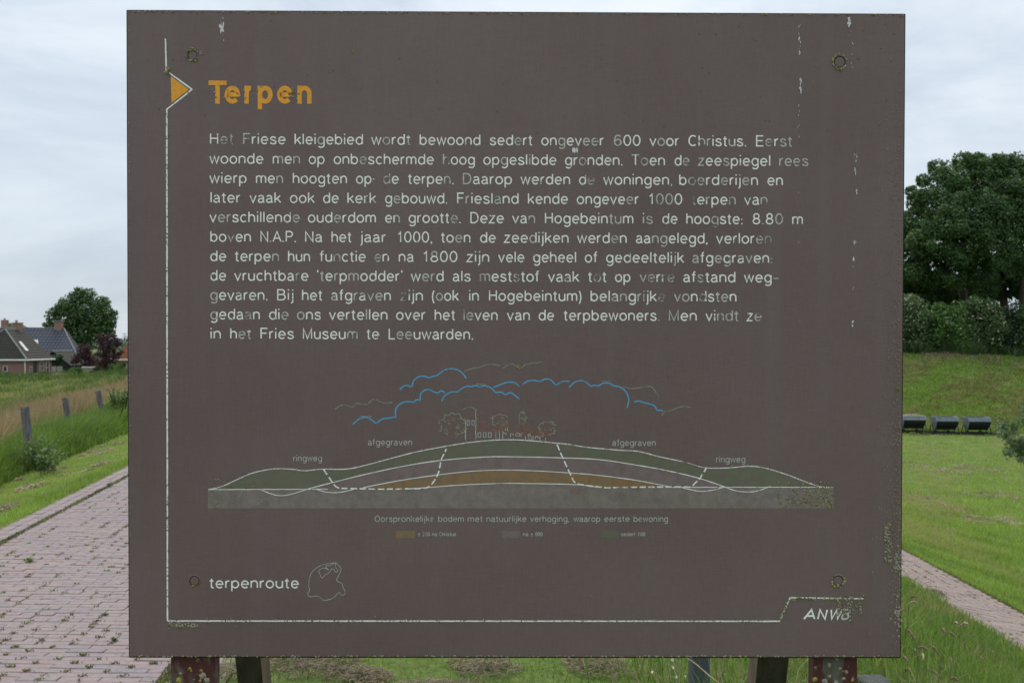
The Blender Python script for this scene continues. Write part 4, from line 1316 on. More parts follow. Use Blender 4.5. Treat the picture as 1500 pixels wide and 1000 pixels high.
dribble(1252, 350, 358, 5, .6, 1.2, 1); dribble(1250.5, 378, 383, 4, .8, 1.4, .6); dribble(1248.5, 466, 478, 6, .6, 1.2, .8); dribble(1250, 380, 460, 4, .3, .6)
dribble(324.5, 36, 46, 14, .9, 1.9, 1.9); dribble(326, 26, 60, 10, .3, .7, 1.8); dribble(841, 219, 222, 9, 1, 1.8, 2); dribble(1170, 185, 480, 8, .3, .6)

# posts
mp1 = MB('peeling_maroon_paint')
n1_ = mp1.noise(16, 6, 0.65, stretch=(1, 1, 0.45)); n2_ = mp1.noise(70, 5, 0.7, loc=(3, 3, 3)); n3_ = mp1.noise(55, 4, 0.6, loc=(8, 1, 0))
wood = mp1.ramp(mp1.noise(60, 4, 0.6, stretch=(1, 1, 0.08)), [(0.3, (0.05, 0.047, 0.036)), (0.7, (0.12, 0.12, 0.09))])
cc = mp1.mix(mp1.ramp(n1_, [(0.49, 0.0), (0.55, 1.0)]), mp1.mix(1.0, (0.075, 0.024, 0.022), mp1.ramp(n2_, [(0.3, 0.75), (0.7, 1.15)]), 'MULTIPLY'), wood)
cc = mp1.mix(mp1.ramp(n3_, [(0.63, 0.0), (0.67, 0.9)]), cc, (0.20, 0.22, 0.18))
mp1.base(cc).rough(0.75); mp1.bump(n1_, 0.004, 0.6); M_maroon = mp1.m
M_side = plain('worn_brown_timber', (0.13, 0.095, 0.065), 0.9, 0.4, 30, (1, 1, 0.15))
mp2 = MB('shaded_mossy_timber')
cc = mp2.ramp(mp2.noise(50, 5, 0.6, stretch=(1, 1, 0.2)), [(0.3, (0.022, 0.022, 0.012)), (0.7, (0.055, 0.05, 0.028))])
cc = mp2.mix(mp2.ramp(mp2.noise(30, 4, 0.6), [(0.6, 0), (0.72, 0.7)]), cc, (0.07, 0.085, 0.045)); mp2.base(cc).rough(0.9); M_dkt = mp2.m
for xa, xb in ((-0.668, -0.582), (0.590, 0.676)):
    bm = bmesh.new(); add_box(bm, (xa, BD + 0.024, -0.3), (xb, BD + 0.062, 2.17), 0.003)
    sgn(bm_obj('post', bm, M_maroon))
for xa, xb in ((-0.676, -0.614), (0.600, 0.676)):
    bm = bmesh.new()
    z0, z1 = -0.3, 2.0
    yf = lambda z: 2.43 - (z - 0.87) * 0.34
    z1 = 0.87 + (2.43 - (BD + 0.065)) / 0.34
    dpt = 0.085
    q = [(xa, yf(z0), z0), (xb, yf(z0), z0), (xb, yf(z0) + dpt, z0), (xa, yf(z0) + dpt, z0), (xa, yf(z1), z1), (xb, yf(z1), z1), (xb, yf(z1) + dpt, z1), (xa, yf(z1) + dpt, z1)]
    vs = [bm.verts.new(p) for p in q]
    for f in ((0, 1, 5, 4), (1, 2, 6, 5), (2, 3, 7, 6), (3, 0, 4, 7), (4, 5, 6, 7), (3, 2, 1, 0)):
        nf = bm.faces.new([vs[i] for i in f]); nf.material_index = 1 if f in ((1, 2, 6, 5), (3, 0, 4, 7)) else 0  # front face coloured darker than the sides for its underside shade
    bmesh.ops.bevel(bm, geom=bm.edges[:], offset=0.003, segments=1, affect='EDGES')
    sgn(bm_obj('brace', bm, [M_dkt, M_side]))
# lichen rosettes on the posts
bm = bmesh.new()
def rosette(bm, x, z, r_, mat, y=BD + 0.0235):
    c0 = bm.verts.new((x, y - 0.003, z)); ring = []
    for i in range(9):
        a = 6.283 * i / 9; q = r_ * random.uniform(.65, 1.2); ring.append(bm.verts.new((x + math.cos(a) * q, y, z + math.sin(a) * q)))
    for i in range(9):
        f = bm.faces.new((c0, ring[i], ring[(i + 1) % 9])); f.material_index = mat
def pz(px, py): p = ray(px, py, BD + 0.022); return p.x, p.z
for px, py, r_, mt in ((296, 990, .007, 0), (296, 989, .004, 1), (262, 996, .006, 1), (277, 979, .004, 1), (280, 982, .003, 1), (303, 996, .006, 0), (293, 997, .003, 1), (264, 986, .003, 0),
                       (1215, 974, .005, 0), (1231, 979, .004, 0), (1216, 990, .004, 0), (1209, 997, .006, 0), (1236, 994, .004, 0), (1194, 995, .005, 1), (1195, 978, .005, 2), (1240, 984, .004, 0), (1249, 996, .004, 1), (1225, 1000, .005, 0)):
    a, b = pz(px, py); rosette(bm, a, b, r_, mt)
for _ in range(60):
    sx_ = random.choice((-1, 1)); rosette(bm, random.uniform(-.66, -.59) if sx_ < 0 else random.uniform(.6, .67), random.uniform(.1, 1.05), random.uniform(.001, .005), random.choice((0, 0, 1, 2)))
o = sgn(bm_obj('post_lichen', bm, [M_lich, M_lichy, M_licho])); tag(o, kind='stuff')

# ------------------------------------------------------------------ posts near the sign
M_grey = plain('blue_grey_weathered_post', (0.062, 0.078, 0.082), 0.85, 0.35, 30, (1, 1, 0.15), bump=0.003)
M_dark = plain('dark_wet_timber', (0.03, 0.036, 0.035), 0.6, 0.4, 30, (1, 1, 0.3), bump=0.003)
def square_post(name, x, y, w, ztop, mat, rz, label, cap=True, group=None):
    z0 = hz(x, y)
    e_ = empty(name, (x, y, z0), rz, label, 'post', group)
    bm = bmesh.new(); add_box(bm, (-w / 2, -w / 2, -0.3), (w / 2, w / 2, ztop - z0), 0.008); bm_obj('shaft', bm, mat, e_)
    return e_
p = ray(1024, 980, 4.35)
square_post('marker_post', p.x, p.y, 0.078, 0.98, M_grey, 0.12, 'slim blue grey square post standing in the grass behind the sign board')
p = ray(1281, 992, 4.30)
st_ = square_post('post_stub', p.x, p.y, 0.125, 0.195, M_dark, 0.1, 'short dark square post stub low in the grass by the right leg of the board')

# dry stalks around the sign's feet
x = rng.normal(0.95, 0.42, 420); y = rng.uniform(3.0, 4.5, 420); ok = (x > 0.5) & (x < 1.75); x, y = x[ok], y[ok]
blades('dry_stalks', x, y, rng.uniform(0.25, 0.58, len(x)) * np.where(y > 4, 0.6, 1), rng.uniform(0.003, 0.006, len(x)), 1.0, M_tan, rng.uniform(0.2, 1, len(x)))
x = rng.normal(1.1, 0.5, 1500); y = rng.uniform(3.4, 5.2, 1500); ok = (x > 0.35)
blades('long_grass', x[ok], y[ok], rng.uniform(0.12, 0.33, ok.sum()), rng.uniform(0.004, 0.008, ok.sum()), 0.95, M_lush, rng.uniform(0.1, 0.9, ok.sum()))
M_stalk = plain('straw_stalk', (0.36, 0.29, 0.15), 0.8, 0.2, 30)
e_ = empty('straw_stalk', (1.3, 2.75, 0.0), 0, 'single long pale straw stalk slanting behind the right part of the board', 'grass stalk')
bm = bmesh.new(); pts = [ray(1000, 958, 3.2), ray(1022, 974, 3.1), ray(1040, 990, 3.0), ray(1060, 1004, 2.95), ray(1110, 1060, 2.9), Vector((1.0, 3.0, 0.0))]
add_tube(bm, [p_ - Vector(e_.location) for p_ in pts], 0.0013, 5); bm_obj('stem', bm, M_stalk, e_)

# seed heads and flowers in the right corner
M_seed = plain('brown_seed_head', (0.17, 0.115, 0.075), 0.95, 0.45, 300, bump=0.002)
M_pale = plain('pale_seed_head', (0.36, 0.26, 0.19), 0.95, 0.35, 300)
M_stem = plain('green_stem', (0.13, 0.17, 0.05), 0.8, 0.2, 30)
SHL = ['long dark seed head leaning left, nearest the board edge at the right of the sign', 'long drooping brown seed head, largest of those below the yellow flower', 'short brown seed head lying level, just left of the longest drooping one',
 'small stubby seed head tucked between the board edge and the level one', 'dark thick brown seed head right of the yellow flower', 'short dark seed head just right of the yellow flower', 'pinkish seed head lying level above the dark thick one near the path',
 'tiny pale seed head left of the pinkish level one near the path', 'brown seed head slanting beside the board well above the yellow flower', 'small white fluffy seed head standing between the drooping brown ones', 'small upright brown seed head right of the longest drooping one',
 'short level seed head low in the grass at the bottom right', 'brown seed head touching the bottom edge of the photo right of the sign', 'seed head bending out from under the lower right corner of the board', 'straw coloured seed head on an arching stalk near the bottom of the photo',
 'small pale seed head just below the lower right corner of the board', 'topmost of the seed heads beside the right edge of the board']
SH = [((1329, 921), (1342, 941)), ((1361, 944), (1379, 962)), ((1344, 949), (1360, 952)), ((1338, 952), (1343, 956)), ((1389, 926), (1400, 933)), ((1379, 922), (1385, 926)), ((1407, 916.5), (1419, 914.5)),
      ((1398, 914), (1403, 913.5)), ((1331, 885), (1345, 882)), ((1351, 958), (1353, 965)), ((1391, 963), (1394, 972)), ((1375, 979), (1382, 978)), ((1392, 995), (1405, 997)), ((1322, 962), (1330, 969)),
      ((1358, 980), (1378, 992)), ((1325, 984), (1332, 981)), ((1334, 876), (1345, 874))]
for i, (a, b) in enumerate(SH):
    d = random.uniform(3.9, 4.6) if a[1] > 900 else 5.2
    A_, B2 = ray(*a, d), ray(*b, d - 0.05)
    if a[1] > b[1] or (abs(a[1] - b[1]) < 3 and random.random() < .5): A_, B2 = B2, A_
    # B2 is where the stalk joins; stalk goes down to the ground
    root = Vector((B2.x + random.uniform(-.05, .05), B2.y + random.uniform(0.0, .1), 0)); root.z = hz(root.x, root.y)
    e_ = empty('seed_stalk', root, 0, SHL[i], 'grass stalk', 'grass seed heads right of the sign')
    bm = bmesh.new(); mid = (B2 * 0.75 + root * 0.25) + Vector((random.uniform(-.03, .03), 0, .02))
    add_tube(bm, [Vector((0, 0, -0.02)), mid - root, B2 - root], 0.0014, 4); bm_obj('stem', bm, M_stem, e_)
    bm = bmesh.new(); n_ = 9; pts = []; rr = []
    for k_ in range(n_ + 1):
        t_ = k_ / n_; pts.append(B2.lerp(A_, t_) - root + Vector((0, 0, 0.010 * math.sin(t_ * 3.1))) + Vector((random.uniform(-1, 1), 0, random.uniform(-1, 1))) * 0.0012)
        rr.append(max(0.0012, 0.0046 * math.sin(math.pi * (0.12 + 0.82 * t_)) * (1 + random.uniform(-.28, .28))))
    add_tube(bm, pts, rr, 6)
    for _ in range(30):   # bristles
        t_ = random.random(); q = B2.lerp(A_, t_) - root; dd = Vector((random.uniform(-1, 1), random.uniform(-1, 1), random.uniform(-1, 1))).normalized() * 0.007
        w_ = Vector((0.0012, 0, 0)); add_poly(bm, [q - w_, q + w_, q + dd])
    bm_obj('seed_head', bm, M_pale if i in (6, 7, 9, 8) else M_seed, e_)
M_yel = plain('yellow_petals', (0.75, 0.52, 0.02), 0.7, 0.1, 60); M_whp = plain('white_petals', (0.75, 0.75, 0.72), 0.7, 0.1, 60)
def flower(px, py, r_, petal, core, npet, label, group=None, d=None):
    g_ = gpt(px, py + 6); d = d or g_.y - 0.05
    c0 = ray(px, py, d); root = Vector((c0.x + .01, d + .03, hz(c0.x + .01, d + .03)))
    e_ = empty('flower', root, 0, label, 'flower', group)
    bm = bmesh.new(); add_tube(bm, [Vector((0, 0, -.01)), c0 - root], 0.001, 4); bm_obj('stem', bm, M_stem, e_)
    bm = bmesh.new(); tiltm = Matrix.Rotation(random.uniform(.5, .9), 3, 'X')
    for i in range(npet):
        a = 6.283 * i / npet; u = Vector((math.cos(a), math.sin(a), 0.1)); w_ = Vector((-math.sin(a), math.cos(a), 0)) * r_ * .25
        add_poly(bm, [tiltm @ (u * r_ * .2) + c0 - root, tiltm @ (u * r_ * .7 + w_) + c0 - root, tiltm @ (u * r_) + c0 - root, tiltm @ (u * r_ * .7 - w_) + c0 - root])
    bm_obj('petals', bm, petal, e_)
    bm = bmesh.new(); b2 = bmesh.new(); bmesh.ops.create_uvsphere(b2, u_segments=8, v_segments=5, radius=r_ * .3); join_bm(bm, b2, 0, Matrix.Translation(c0 - root + Vector((0, -.003, .003)))); bm_obj('flower_centre', bm, core, e_)
flower(1366, 928, 0.011, M_yel, M_yel, 14, 'single bright yellow flower in the grass at the right of the sign')
for px, py, wh in ((956, 984, 'leftmost'), (985, 966, 'topmost'), (990, 991, 'lowest'), (985, 977, 'middle'), (1003, 990, 'rightmost')):
    flower(px, py, 0.0085, M_whp, M_yel, 12, wh + ' of the small white daisies under the board left of the grey post', 'daisies under the board')
# plant on the road
def leafy_weed(name, loc, h_, n_, ls, mat, label, cat='plant', group=None, spread=.6):
    e_ = empty(name, loc, 0, label, cat, group); 
    bm = bmesh.new(); P_ = []
    for s_ in range(max(1, n_ // 12)):
        a = random.uniform(0, 6.28); q = random.uniform(0, spread * h_)
        top = Vector((math.cos(a) * q, math.sin(a) * q, h_ * random.uniform(.6, 1))); add_tube(bm, [Vector((math.cos(a) * q * .4, math.sin(a) * q * .4, -.01)), top * .5 + Vector((0, 0, .02)) * h_, top], h_ * .008, 4); P_.append(top)
    bm_obj('stems', bm, M_stem, e_)
    Vv, Ff, rr = [], [], []
    for i in range(n_):
        t_ = random.choice(P_); t0 = t_ * random.uniform(.25, 1); a = random.uniform(0, 6.28); u = Vector((math.cos(a), math.sin(a), random.uniform(-.5, .5))); w_ = Vector((-math.sin(a), math.cos(a), random.uniform(-.3, .3))) * ls * .28
        b = len(Vv); Vv += [t0, t0 + u * ls * .45 + w_, t0 + u * ls, t0 + u * ls * .45 - w_]; Ff.append((b, b + 1, b + 2, b + 3)); rr.append(random.random())
    o = np_mesh('leaves', [tuple(v) for v in Vv], Ff, mat, e_, rnd=rr); o['kind'] = 'stuff'
    return e_
M_weed = leafy('weed_leaves', [(0.0, (0.03, 0.075, 0.015)), (0.6, (0.06, 0.14, 0.025)), (1.0, (0.11, 0.20, 0.05))], trans=0.35)
p = gpt(167, 941); leafy_weed('weed', p, 0.035, 24, 0.022, M_weed, 'tiny dark green weed growing in a joint of the brick road')
p = gpt(42, 823); leafy_weed('weed', p, 0.04, 60, 0.03, M_short, 'pale green grassy tuft growing on the brick road', spread=1.6)
p = gpt(160, 713); leafy_weed('weed', p, 0.09, 30, 0.04, M_weed, 'upright weed in the mossy seam at the far left edge of the road', spread=.3)

# ------------------------------------------------------------------ fence on the left
M_fpost = plain('weathered_grey_fence_post', (0.105, 0.103, 0.10), 0.9, 0.4, 25, (1, 1, 0.2), bump=0.004)
M_wire = plain('dull_fence_wire', (0.16, 0.15, 0.13), 0.7, 0.2, 20, metal=0.3)
fence = empty('field_fence', (-7.57, 15.5, hz(-7.57, 15.5)), 0, 'old wire fence with leaning grey posts between the mown verge and the field', 'fence')
FP = [((36, 595), (43, 660), 15.2, .115), ((95.5, 582), (102.5, 636), 19.8, .105), ((143.5, 571), (154, 628), 24.2, .115)]
tops = []
f0 = Vector(fence.location)
def fpost(bot, top, w):
    t = (top - bot).normalized(); bm = bmesh.new()
    q = Vector((0, 0, 1)).rotation_difference(t).to_matrix().to_4x4()
    L_ = (top - bot).length
    b2 = bmesh.new(); add_box(b2, (-w / 2, -w / 2, -.3), (w / 2, w / 2, L_), w * .12)
    for v in b2.verts:
        if v.co.z > L_ * .8: v.co.z += random.uniform(-.015, .01)
    join_bm(bm, b2, 0, Matrix.Translation(bot - f0) @ q @ Matrix.Rotation(random.uniform(.1, .6), 4, 'Z'))
    bm_obj('post', bm, M_fpost, fence)
for (t_, b_, d, w) in FP:
    top = ray(*t_, d); bot = ray(*b_, d - .05); fpost(bot, top, w); tops.append((bot, top))
prev = FE
for yy in (10.6, 32.5, 37, 40, 46, 52, 58):
    x_ = float(FE(yy)); b_ = Vector((x_, yy, hz(x_, yy))); t_ = b_ + Vector((random.uniform(-.12, .02), 0, .98)); fpost(b_, t_, .11); tops.append((b_, t_))
tops.sort(key=lambda q: q[0].y)
for fr in (0.93, 0.62):
    bm = bmesh.new(); pts = []
    for (b1, t1), (b2_, t2) in zip(tops[:-1], tops[1:]):
        A_ = b1.lerp(t1, fr) - f0; B2 = b2_.lerp(t2, fr) - f0
        for k_ in range(6): pts.append(A_.lerp(B2, k_ / 6) - Vector((0, 0, .10 * math.sin(math.pi * k_ / 6))))
    pts.append(tops[-1][0].lerp(tops[-1][1], fr) - f0)
    add_tube(bm, pts, 0.0035, 4); bm_obj('wire', bm, M_wire, fence)
# nettles
for px, py, hh, nn, lb in ((52, 655, .52, 120, 'tall dark green nettle clump growing at the foot of the nearest fence post'), (100, 636, .42, 70, 'low green weed clump at the foot of the middle fence post'),
                           (176, 606, 1.0, 230, 'tall bright green nettles where the fence meets the left edge of the board'), (65, 600 + 66, .38, 90, 'dark leafy weeds in the uncut grass just right of the nettle clump')):
    dn = {52: 14.4, 100: 19.0, 176: 23.0, 65: 13.6}[px]; xn = (px - 750) / F * dn; p = Vector((xn, dn, hz(xn, dn)))
    leafy_weed('nettle_clump', p, hh, nn * 4, .055 if hh < .9 else .09, M_hedge2, lb, spread=.8 if hh < .9 else .4)


# ------------------------------------------------------------------ trees and shrubs
def lobes_leaves(lobes, n_, size, shell=0.35, out=0.7, flat=1.0):
    """leaf quads through the outer part of every lobe"""
    vol = np.array([l_[3] * l_[4] * l_[5] for l_ in lobes]) ** (2 / 3)
    cnt = (vol / vol.sum() * n_).astype(int) + 3
    Ps, Ns, ks = [], [], []
    for li, (l_, c_) in enumerate(zip(lobes, cnt)):
        v = rng.normal(0, 1, (c_, 3)); v /= np.linalg.norm(v, axis=1)[:, None]
        r_ = 1 - shell * rng.uniform(0, 1, c_) ** 1.6
        # ragged outline
        r_ *= 1 + 0.16 * np.sin(v[:, 0] * 7 + li) * np.sin(v[:, 1] * 6 + li * 2) + 0.10 * np.sin(v[:, 2] * 13 + li * 3)
        P = np.array(l_[:3]) + v * r_[:, None] * np.array(l_[3:6])
        Ps.append(P); Ns.append(v); ks.append(np.full(c_, rng.uniform(-.12, .12)))
    P = np.concatenate(Ps); Nn = np.concatenate(Ns); kk = np.concatenate(ks)
    n2 = len(P)
    nr = Nn * out + rng.normal(0, 0.55, (n2, 3)) + np.array([0, 0, 0.35]); nr /= np.linalg.norm(nr, axis=1)[:, None]
    a = rng.normal(0, 1, (n2, 3)); u = np.cross(nr, a); u /= np.linalg.norm(u, axis=1)[:, None]; w = np.cross(nr, u)
    s = size * rng.uniform(0.55, 1.35, n2)[:, None]
    V = np.empty((n2, 4, 3)); V[:, 0] = P - u * s * .6; V[:, 1] = P + w * s * .38 * flat; V[:, 2] = P + u * s * .6; V[:, 3] = P - w * s * .38 * flat
    b = (np.arange(n2) * 4)[:, None]
    return V.reshape(-1, 3), b + np.array([[0, 1, 2, 3]]), np.clip(rng.uniform(0.1, 0.9, n2) + kk, 0, 1)


M_bark = plain('bark', (0.06, 0.05, 0.04), 0.95, 0.35, 4, (1, 1, 0.2), bump=0.02)


def tree(name, root, trunk_r, trunk_h, lobes, n_, size, mat, label, group=None, cat='tree', shell=.5, limbs=6, flowers=None):
    root = Vector(root)
    e_ = empty(name, root, 0, label, cat, group)
    bm = bmesh.new()
    cz = max(l_[2] for l_ in lobes) - root.z
    topz = trunk_h + (cz - trunk_h) * .55
    add_tube(bm, [Vector((0, 0, -.3)), Vector((trunk_r * .2, 0, trunk_h * .5)), Vector((-trunk_r * .2, 0, trunk_h)), Vector((0, 0, topz))], [trunk_r * 1.3, trunk_r, trunk_r * .85, trunk_r * .3], 8)
    for l_ in random.sample(lobes, min(limbs, len(lobes))):
        c_ = Vector(l_[:3]) - root; s0 = Vector((0, 0, random.uniform(trunk_h * .7, max(trunk_h, topz * .8))))
        add_tube(bm, [s0, s0.lerp(c_, .5) + Vector((0, 0, .1 * c_.length * .3)), c_], [trunk_r * .45, trunk_r * .28, trunk_r * .1], 6)
    bm_obj('trunk', bm, M_bark, e_, smooth=True)
    V, Fc, rr = lobes_leaves(lobes, n_, size, shell)
    V = V - np.array(root)
    np_mesh('crown', V, Fc, mat, e_, rnd=rr)
    if flowers:
        nfl, fs, fm = flowers
        V, Fc, rr = lobes_leaves(lobes, nfl, fs, .05, 1.0); np_mesh('blossom', V - np.array(root), Fc, fm, e_, rnd=rr)['kind'] = 'stuff'
    return e_


def sub(cx, cy, cz, rx, ry, rz, n_, f=(.28, .45), hole=0.0):
    """lobes clustered over an ellipsoid"""
    out = [(cx, cy, cz, rx * .72, ry * .72, rz * .72)] if hole < .5 else []
    for i in range(n_):
        v = Vector((random.gauss(0, 1), random.gauss(0, 1), random.gauss(0, 1))).normalized(); q = random.uniform(.58, .86)
        s = random.uniform(*f)
        out.append((cx + v.x * rx * q, cy + v.y * ry * q, cz + v.z * rz * q, rx * s, ry * s, rz * s))
    return out


M_tree = leafy('dark_green_leaves', [(0.0, (0.024, 0.056, 0.020)), (0.5, (0.052, 0.108, 0.034)), (0.9, (0.090, 0.155, 0.050)), (1.0, (0.20, 0.21, 0.07))], trans=0.25, tcol=(1.1, 1.3, .6))
M_tree2 = leafy('deep_green_leaves', [(0.0, (0.018, 0.045, 0.018)), (0.6, (0.034, 0.072, 0.026)), (1.0, (0.06, 0.105, 0.038))], trans=0.25, tcol=(1.1, 1.3, .6))
M_purp = leafy('dark_purple_leaves', [(0.0, (0.028, 0.014, 0.020)), (0.6, (0.060, 0.028, 0.036)), (1.0, (0.105, 0.045, 0.052))], trans=0.25, tcol=(1.4, .8, .8))
M_hedge = leafy('elder_leaves', [(0.0, (0.036, 0.072, 0.028)), (0.5, (0.075, 0.13, 0.045)), (1.0, (0.14, 0.20, 0.085))], trans=0.25)
M_bloss = leafy('cream_blossom', [(0.0, (0.38, 0.38, 0.26)), (1.0, (0.62, 0.62, 0.48))], trans=0.2, tcol=(1, 1, 1))
M_willow = leafy('grey_green_leaves', [(0.0, (0.05, 0.085, 0.045)), (0.6, (0.095, 0.145, 0.075)), (1.0, (0.19, 0.24, 0.15))], trans=0.3)

# big trees on the mound, right
def pxl(px, py, d, r_, ry=None, rd=None):
    """a lobe centred on a sight line, radius in photo pixels"""
    p = ray(px, py, d); k_ = d / F
    return (p.x, p.y, p.z, r_ * k_, (rd or r_) * k_, (ry or r_) * k_)
lob = []
for px, py, r_, d in ((1420, 262, 34, 88), (1388, 275, 30, 87), (1448, 268, 38, 89), (1482, 262, 34, 90), (1515, 275, 40, 91), (1366, 300, 26, 86), (1345, 296, 16, 88), (1336, 281, 9, 88), (1352, 264, 10, 88), (1372, 246, 12, 88), (1340, 330, 26, 87), (1318, 345, 30, 88),
                      (1400, 315, 36, 85), (1440, 318, 40, 85), (1480, 320, 40, 86), (1520, 320, 40, 88), (1370, 345, 34, 84.5), (1415, 358, 34, 84.5), (1455, 362, 32, 84.5), (1330, 378, 30, 87), (1360, 390, 26, 86), (1300, 320, 20, 90), (1404, 398, 24, 86),
                      (1500, 370, 34, 88), (1432, 392, 26, 87), (1409, 236, 13, 88), (1432, 234, 11, 88), (1462, 238, 13, 89), (1478, 234, 9, 89), (1495, 243, 13, 90), (1476, 292, 30, 86), (1388, 325, 24, 84), (1426, 338, 22, 83.5), (1350, 355, 20, 84)):
    lob.append(pxl(px, py, d, r_ * 1.04))
    for _ in range(4):
        a = random.uniform(0, 6.28); lob.append(pxl(px + math.cos(a) * r_ * .75, py + math.sin(a) * r_ * .7, d + random.uniform(-2.5, .5), r_ * random.uniform(.28, .48)))
for px, py, r_, d in ((1330, 415, 22, 90), (1360, 420, 20, 90), (1390, 422, 20, 90), (1425, 420, 20, 90), (1450, 415, 18, 90), (1300, 400, 24, 90), (1345, 448, 23, 91), (1372, 448, 22, 91), (1400, 446, 20, 91), (1326, 446, 20, 91), (1425, 446, 20, 92), (1448, 448, 16, 92), (1338, 430, 20, 90), (1358, 436, 20, 90), (1380, 438, 18, 90), (1410, 436, 18, 90), (1320, 428, 18, 90)): lob.append(pxl(px, py, d, r_))
rt = ray(1412, 520, 88); rt.z = hz(rt.x, rt.y)
tree('sycamore_tree', rt, .42, 5.5, lob, 160000, .195, M_tree, 'large dark green broadleaf tree on the mound right of the board', cat='tree', shell=.35, limbs=8)
# lower trees and further trunks behind
lob = [pxl(1290 + i * 24, 418 + random.uniform(-8, 8), 93 + random.uniform(-1, 1), 22) for i in range(6)] + [pxl(1455, 405, 94, 22), pxl(1480, 405, 94, 22), pxl(1468, 388, 93, 22), pxl(1510, 418, 94, 18), pxl(1488, 425, 92, 15), pxl(1484, 408, 91, 14), pxl(1462, 428, 94, 15), pxl(1478, 372, 92, 24), pxl(1500, 392, 94, 22), pxl(1520, 420, 94, 26), pxl(1445, 430, 93, 16)]
lob = [q for l_ in lob for q in sub(*l_, 6)]
rt = ray(1470, 520, 93); rt.z = hz(rt.x, rt.y)
tree('shaded_tree', rt, .38, 7, lob, 34000, .30, M_tree2, 'dark shaded tree with a straight trunk behind the big tree and the bushes', shell=.6, limbs=4)
rt = ray(1497, 520, 91); rt.z = hz(rt.x, rt.y)
lob = [q for l_ in [pxl(1530, 330, 92, 40), pxl(1540, 390, 92, 34), pxl(1560, 360, 92, 40)] for q in sub(*l_, 8)]
tree('shaded_tree', rt, .3, 8, lob, 9000, .28, M_tree2, 'dark tree trunk and crown at the far right edge of the photo on the mound', shell=.6, limbs=4)
# bushes in front of them
BU = [(1322, 468, 36, 40, M_hedge, 80.5, 'elder bush with cream blossom at the board edge on the mound', 240), (1358, 494, 30, 26, M_hedge, 80.2, 'dark low bush at the top of the bank beside the blossoming elder', 0),
      (1392, 474, 32, 36, M_hedge2, 79.6, 'lighter green bush in the middle of the row on the mound', 12), (1436, 472, 34, 38, M_hedge, 80.4, 'elder bush with scattered blossom under the tree trunks', 150),
      (1478, 480, 34, 36, M_tree2, 80.6, 'dark green bush near the right edge on top of the bank', 25), (1515, 482, 30, 38, M_hedge2, 80.2, 'green bush cut by the right edge of the photo on the bank', 0), (1280, 478, 34, 40, M_hedge, 81, 'elder bush mostly hidden behind the board on the mound', 60)]
for px, py, rx, ry, mt, d, lb, nf in BU:
    l_ = pxl(px, py, d, rx, ry, rx * 1.0)
    lo = sub(*l_, 16, (.3, .46))
    for k_ in range(4): lo.append(pxl(px + random.uniform(-rx, rx) * .8, py + ry * .55, d - .4, rx * .42, ry * .62))
    rt = ray(px, 524, d + .6); rt.z = hz(rt.x, rt.y)
    tree('bush', rt, .10, 1.0, lo, 11000, .17, mt, lb, cat='bush', shell=.5, flowers=(nf * 4, .15, M_bloss) if nf else None, group='bushes along the top of the bank')
x = rng.uniform(26, 48, 9000); y = 78.7 + 0.9 * np.sin(x * 1.1) * np.cos(x * .43) + rng.uniform(0, 1, 9000) ** 1.5 * 4
blades('shade_undergrowth', x, y, rng.uniform(0.4, 1.3, 9000) * (0.6 + 0.7 * patch(x, y, 0.8)), np.full(9000, 0.10), 0.9, M_hedge, rng.uniform(0, 0.7, 9000))  # leaf blades added as shade over the bright gaps below the bushes
x = rng.uniform(24, 48, 5000); y = 77.4 + rng.normal(0, 2.0, 5000); x, y = x[patch(x, y, .5, 3) > .5], y[patch(x, y, .5, 3) > .5]
blades('withered_bank_grass', x, y, rng.uniform(0.15, 0.45, len(x)), np.full(len(x), 0.06), 1.1, M_clip, rng.uniform(0, 1, len(x)))
# willow at the right edge
rt = ray(1545, 640, 14.0); rt.z = hz(rt.x, rt.y)
lo = []
for _ in range(60):
    a = random.uniform(0, 6.28); q = math.sqrt(random.random())
    lo.append(pxl(1536 + math.cos(a) * 70 * q, 645 + math.sin(a) * 48 * q - 4, 14 + random.uniform(-.4, .4), random.uniform(9, 17)))
V, Fc, rr = lobes_leaves(lo, 9000, .055, .9, .3, flat=.45)
e_ = empty('young_willow', rt, 0, 'small grey green leafy young tree cut by the right edge of the photo', 'tree')
np_mesh('crown', V - np.array(rt), Fc, M_willow, e_, rnd=rr)
bm = bmesh.new(); add_tube(bm, [Vector((.1, 0, -.2)), Vector((.12, 0, 1.0)), Vector((.1, 0, 2.0))], [.04, .03, .015], 6)
for _ in range(8):
    a = random.uniform(0, 6.28); add_tube(bm, [Vector((.11, 0, random.uniform(.9, 1.7))), Vector((.1 + math.cos(a) * .5, math.sin(a) * .3, random.uniform(1.3, 2.0)))], .008, 4)
bm_obj('trunk', bm, M_bark, e_)

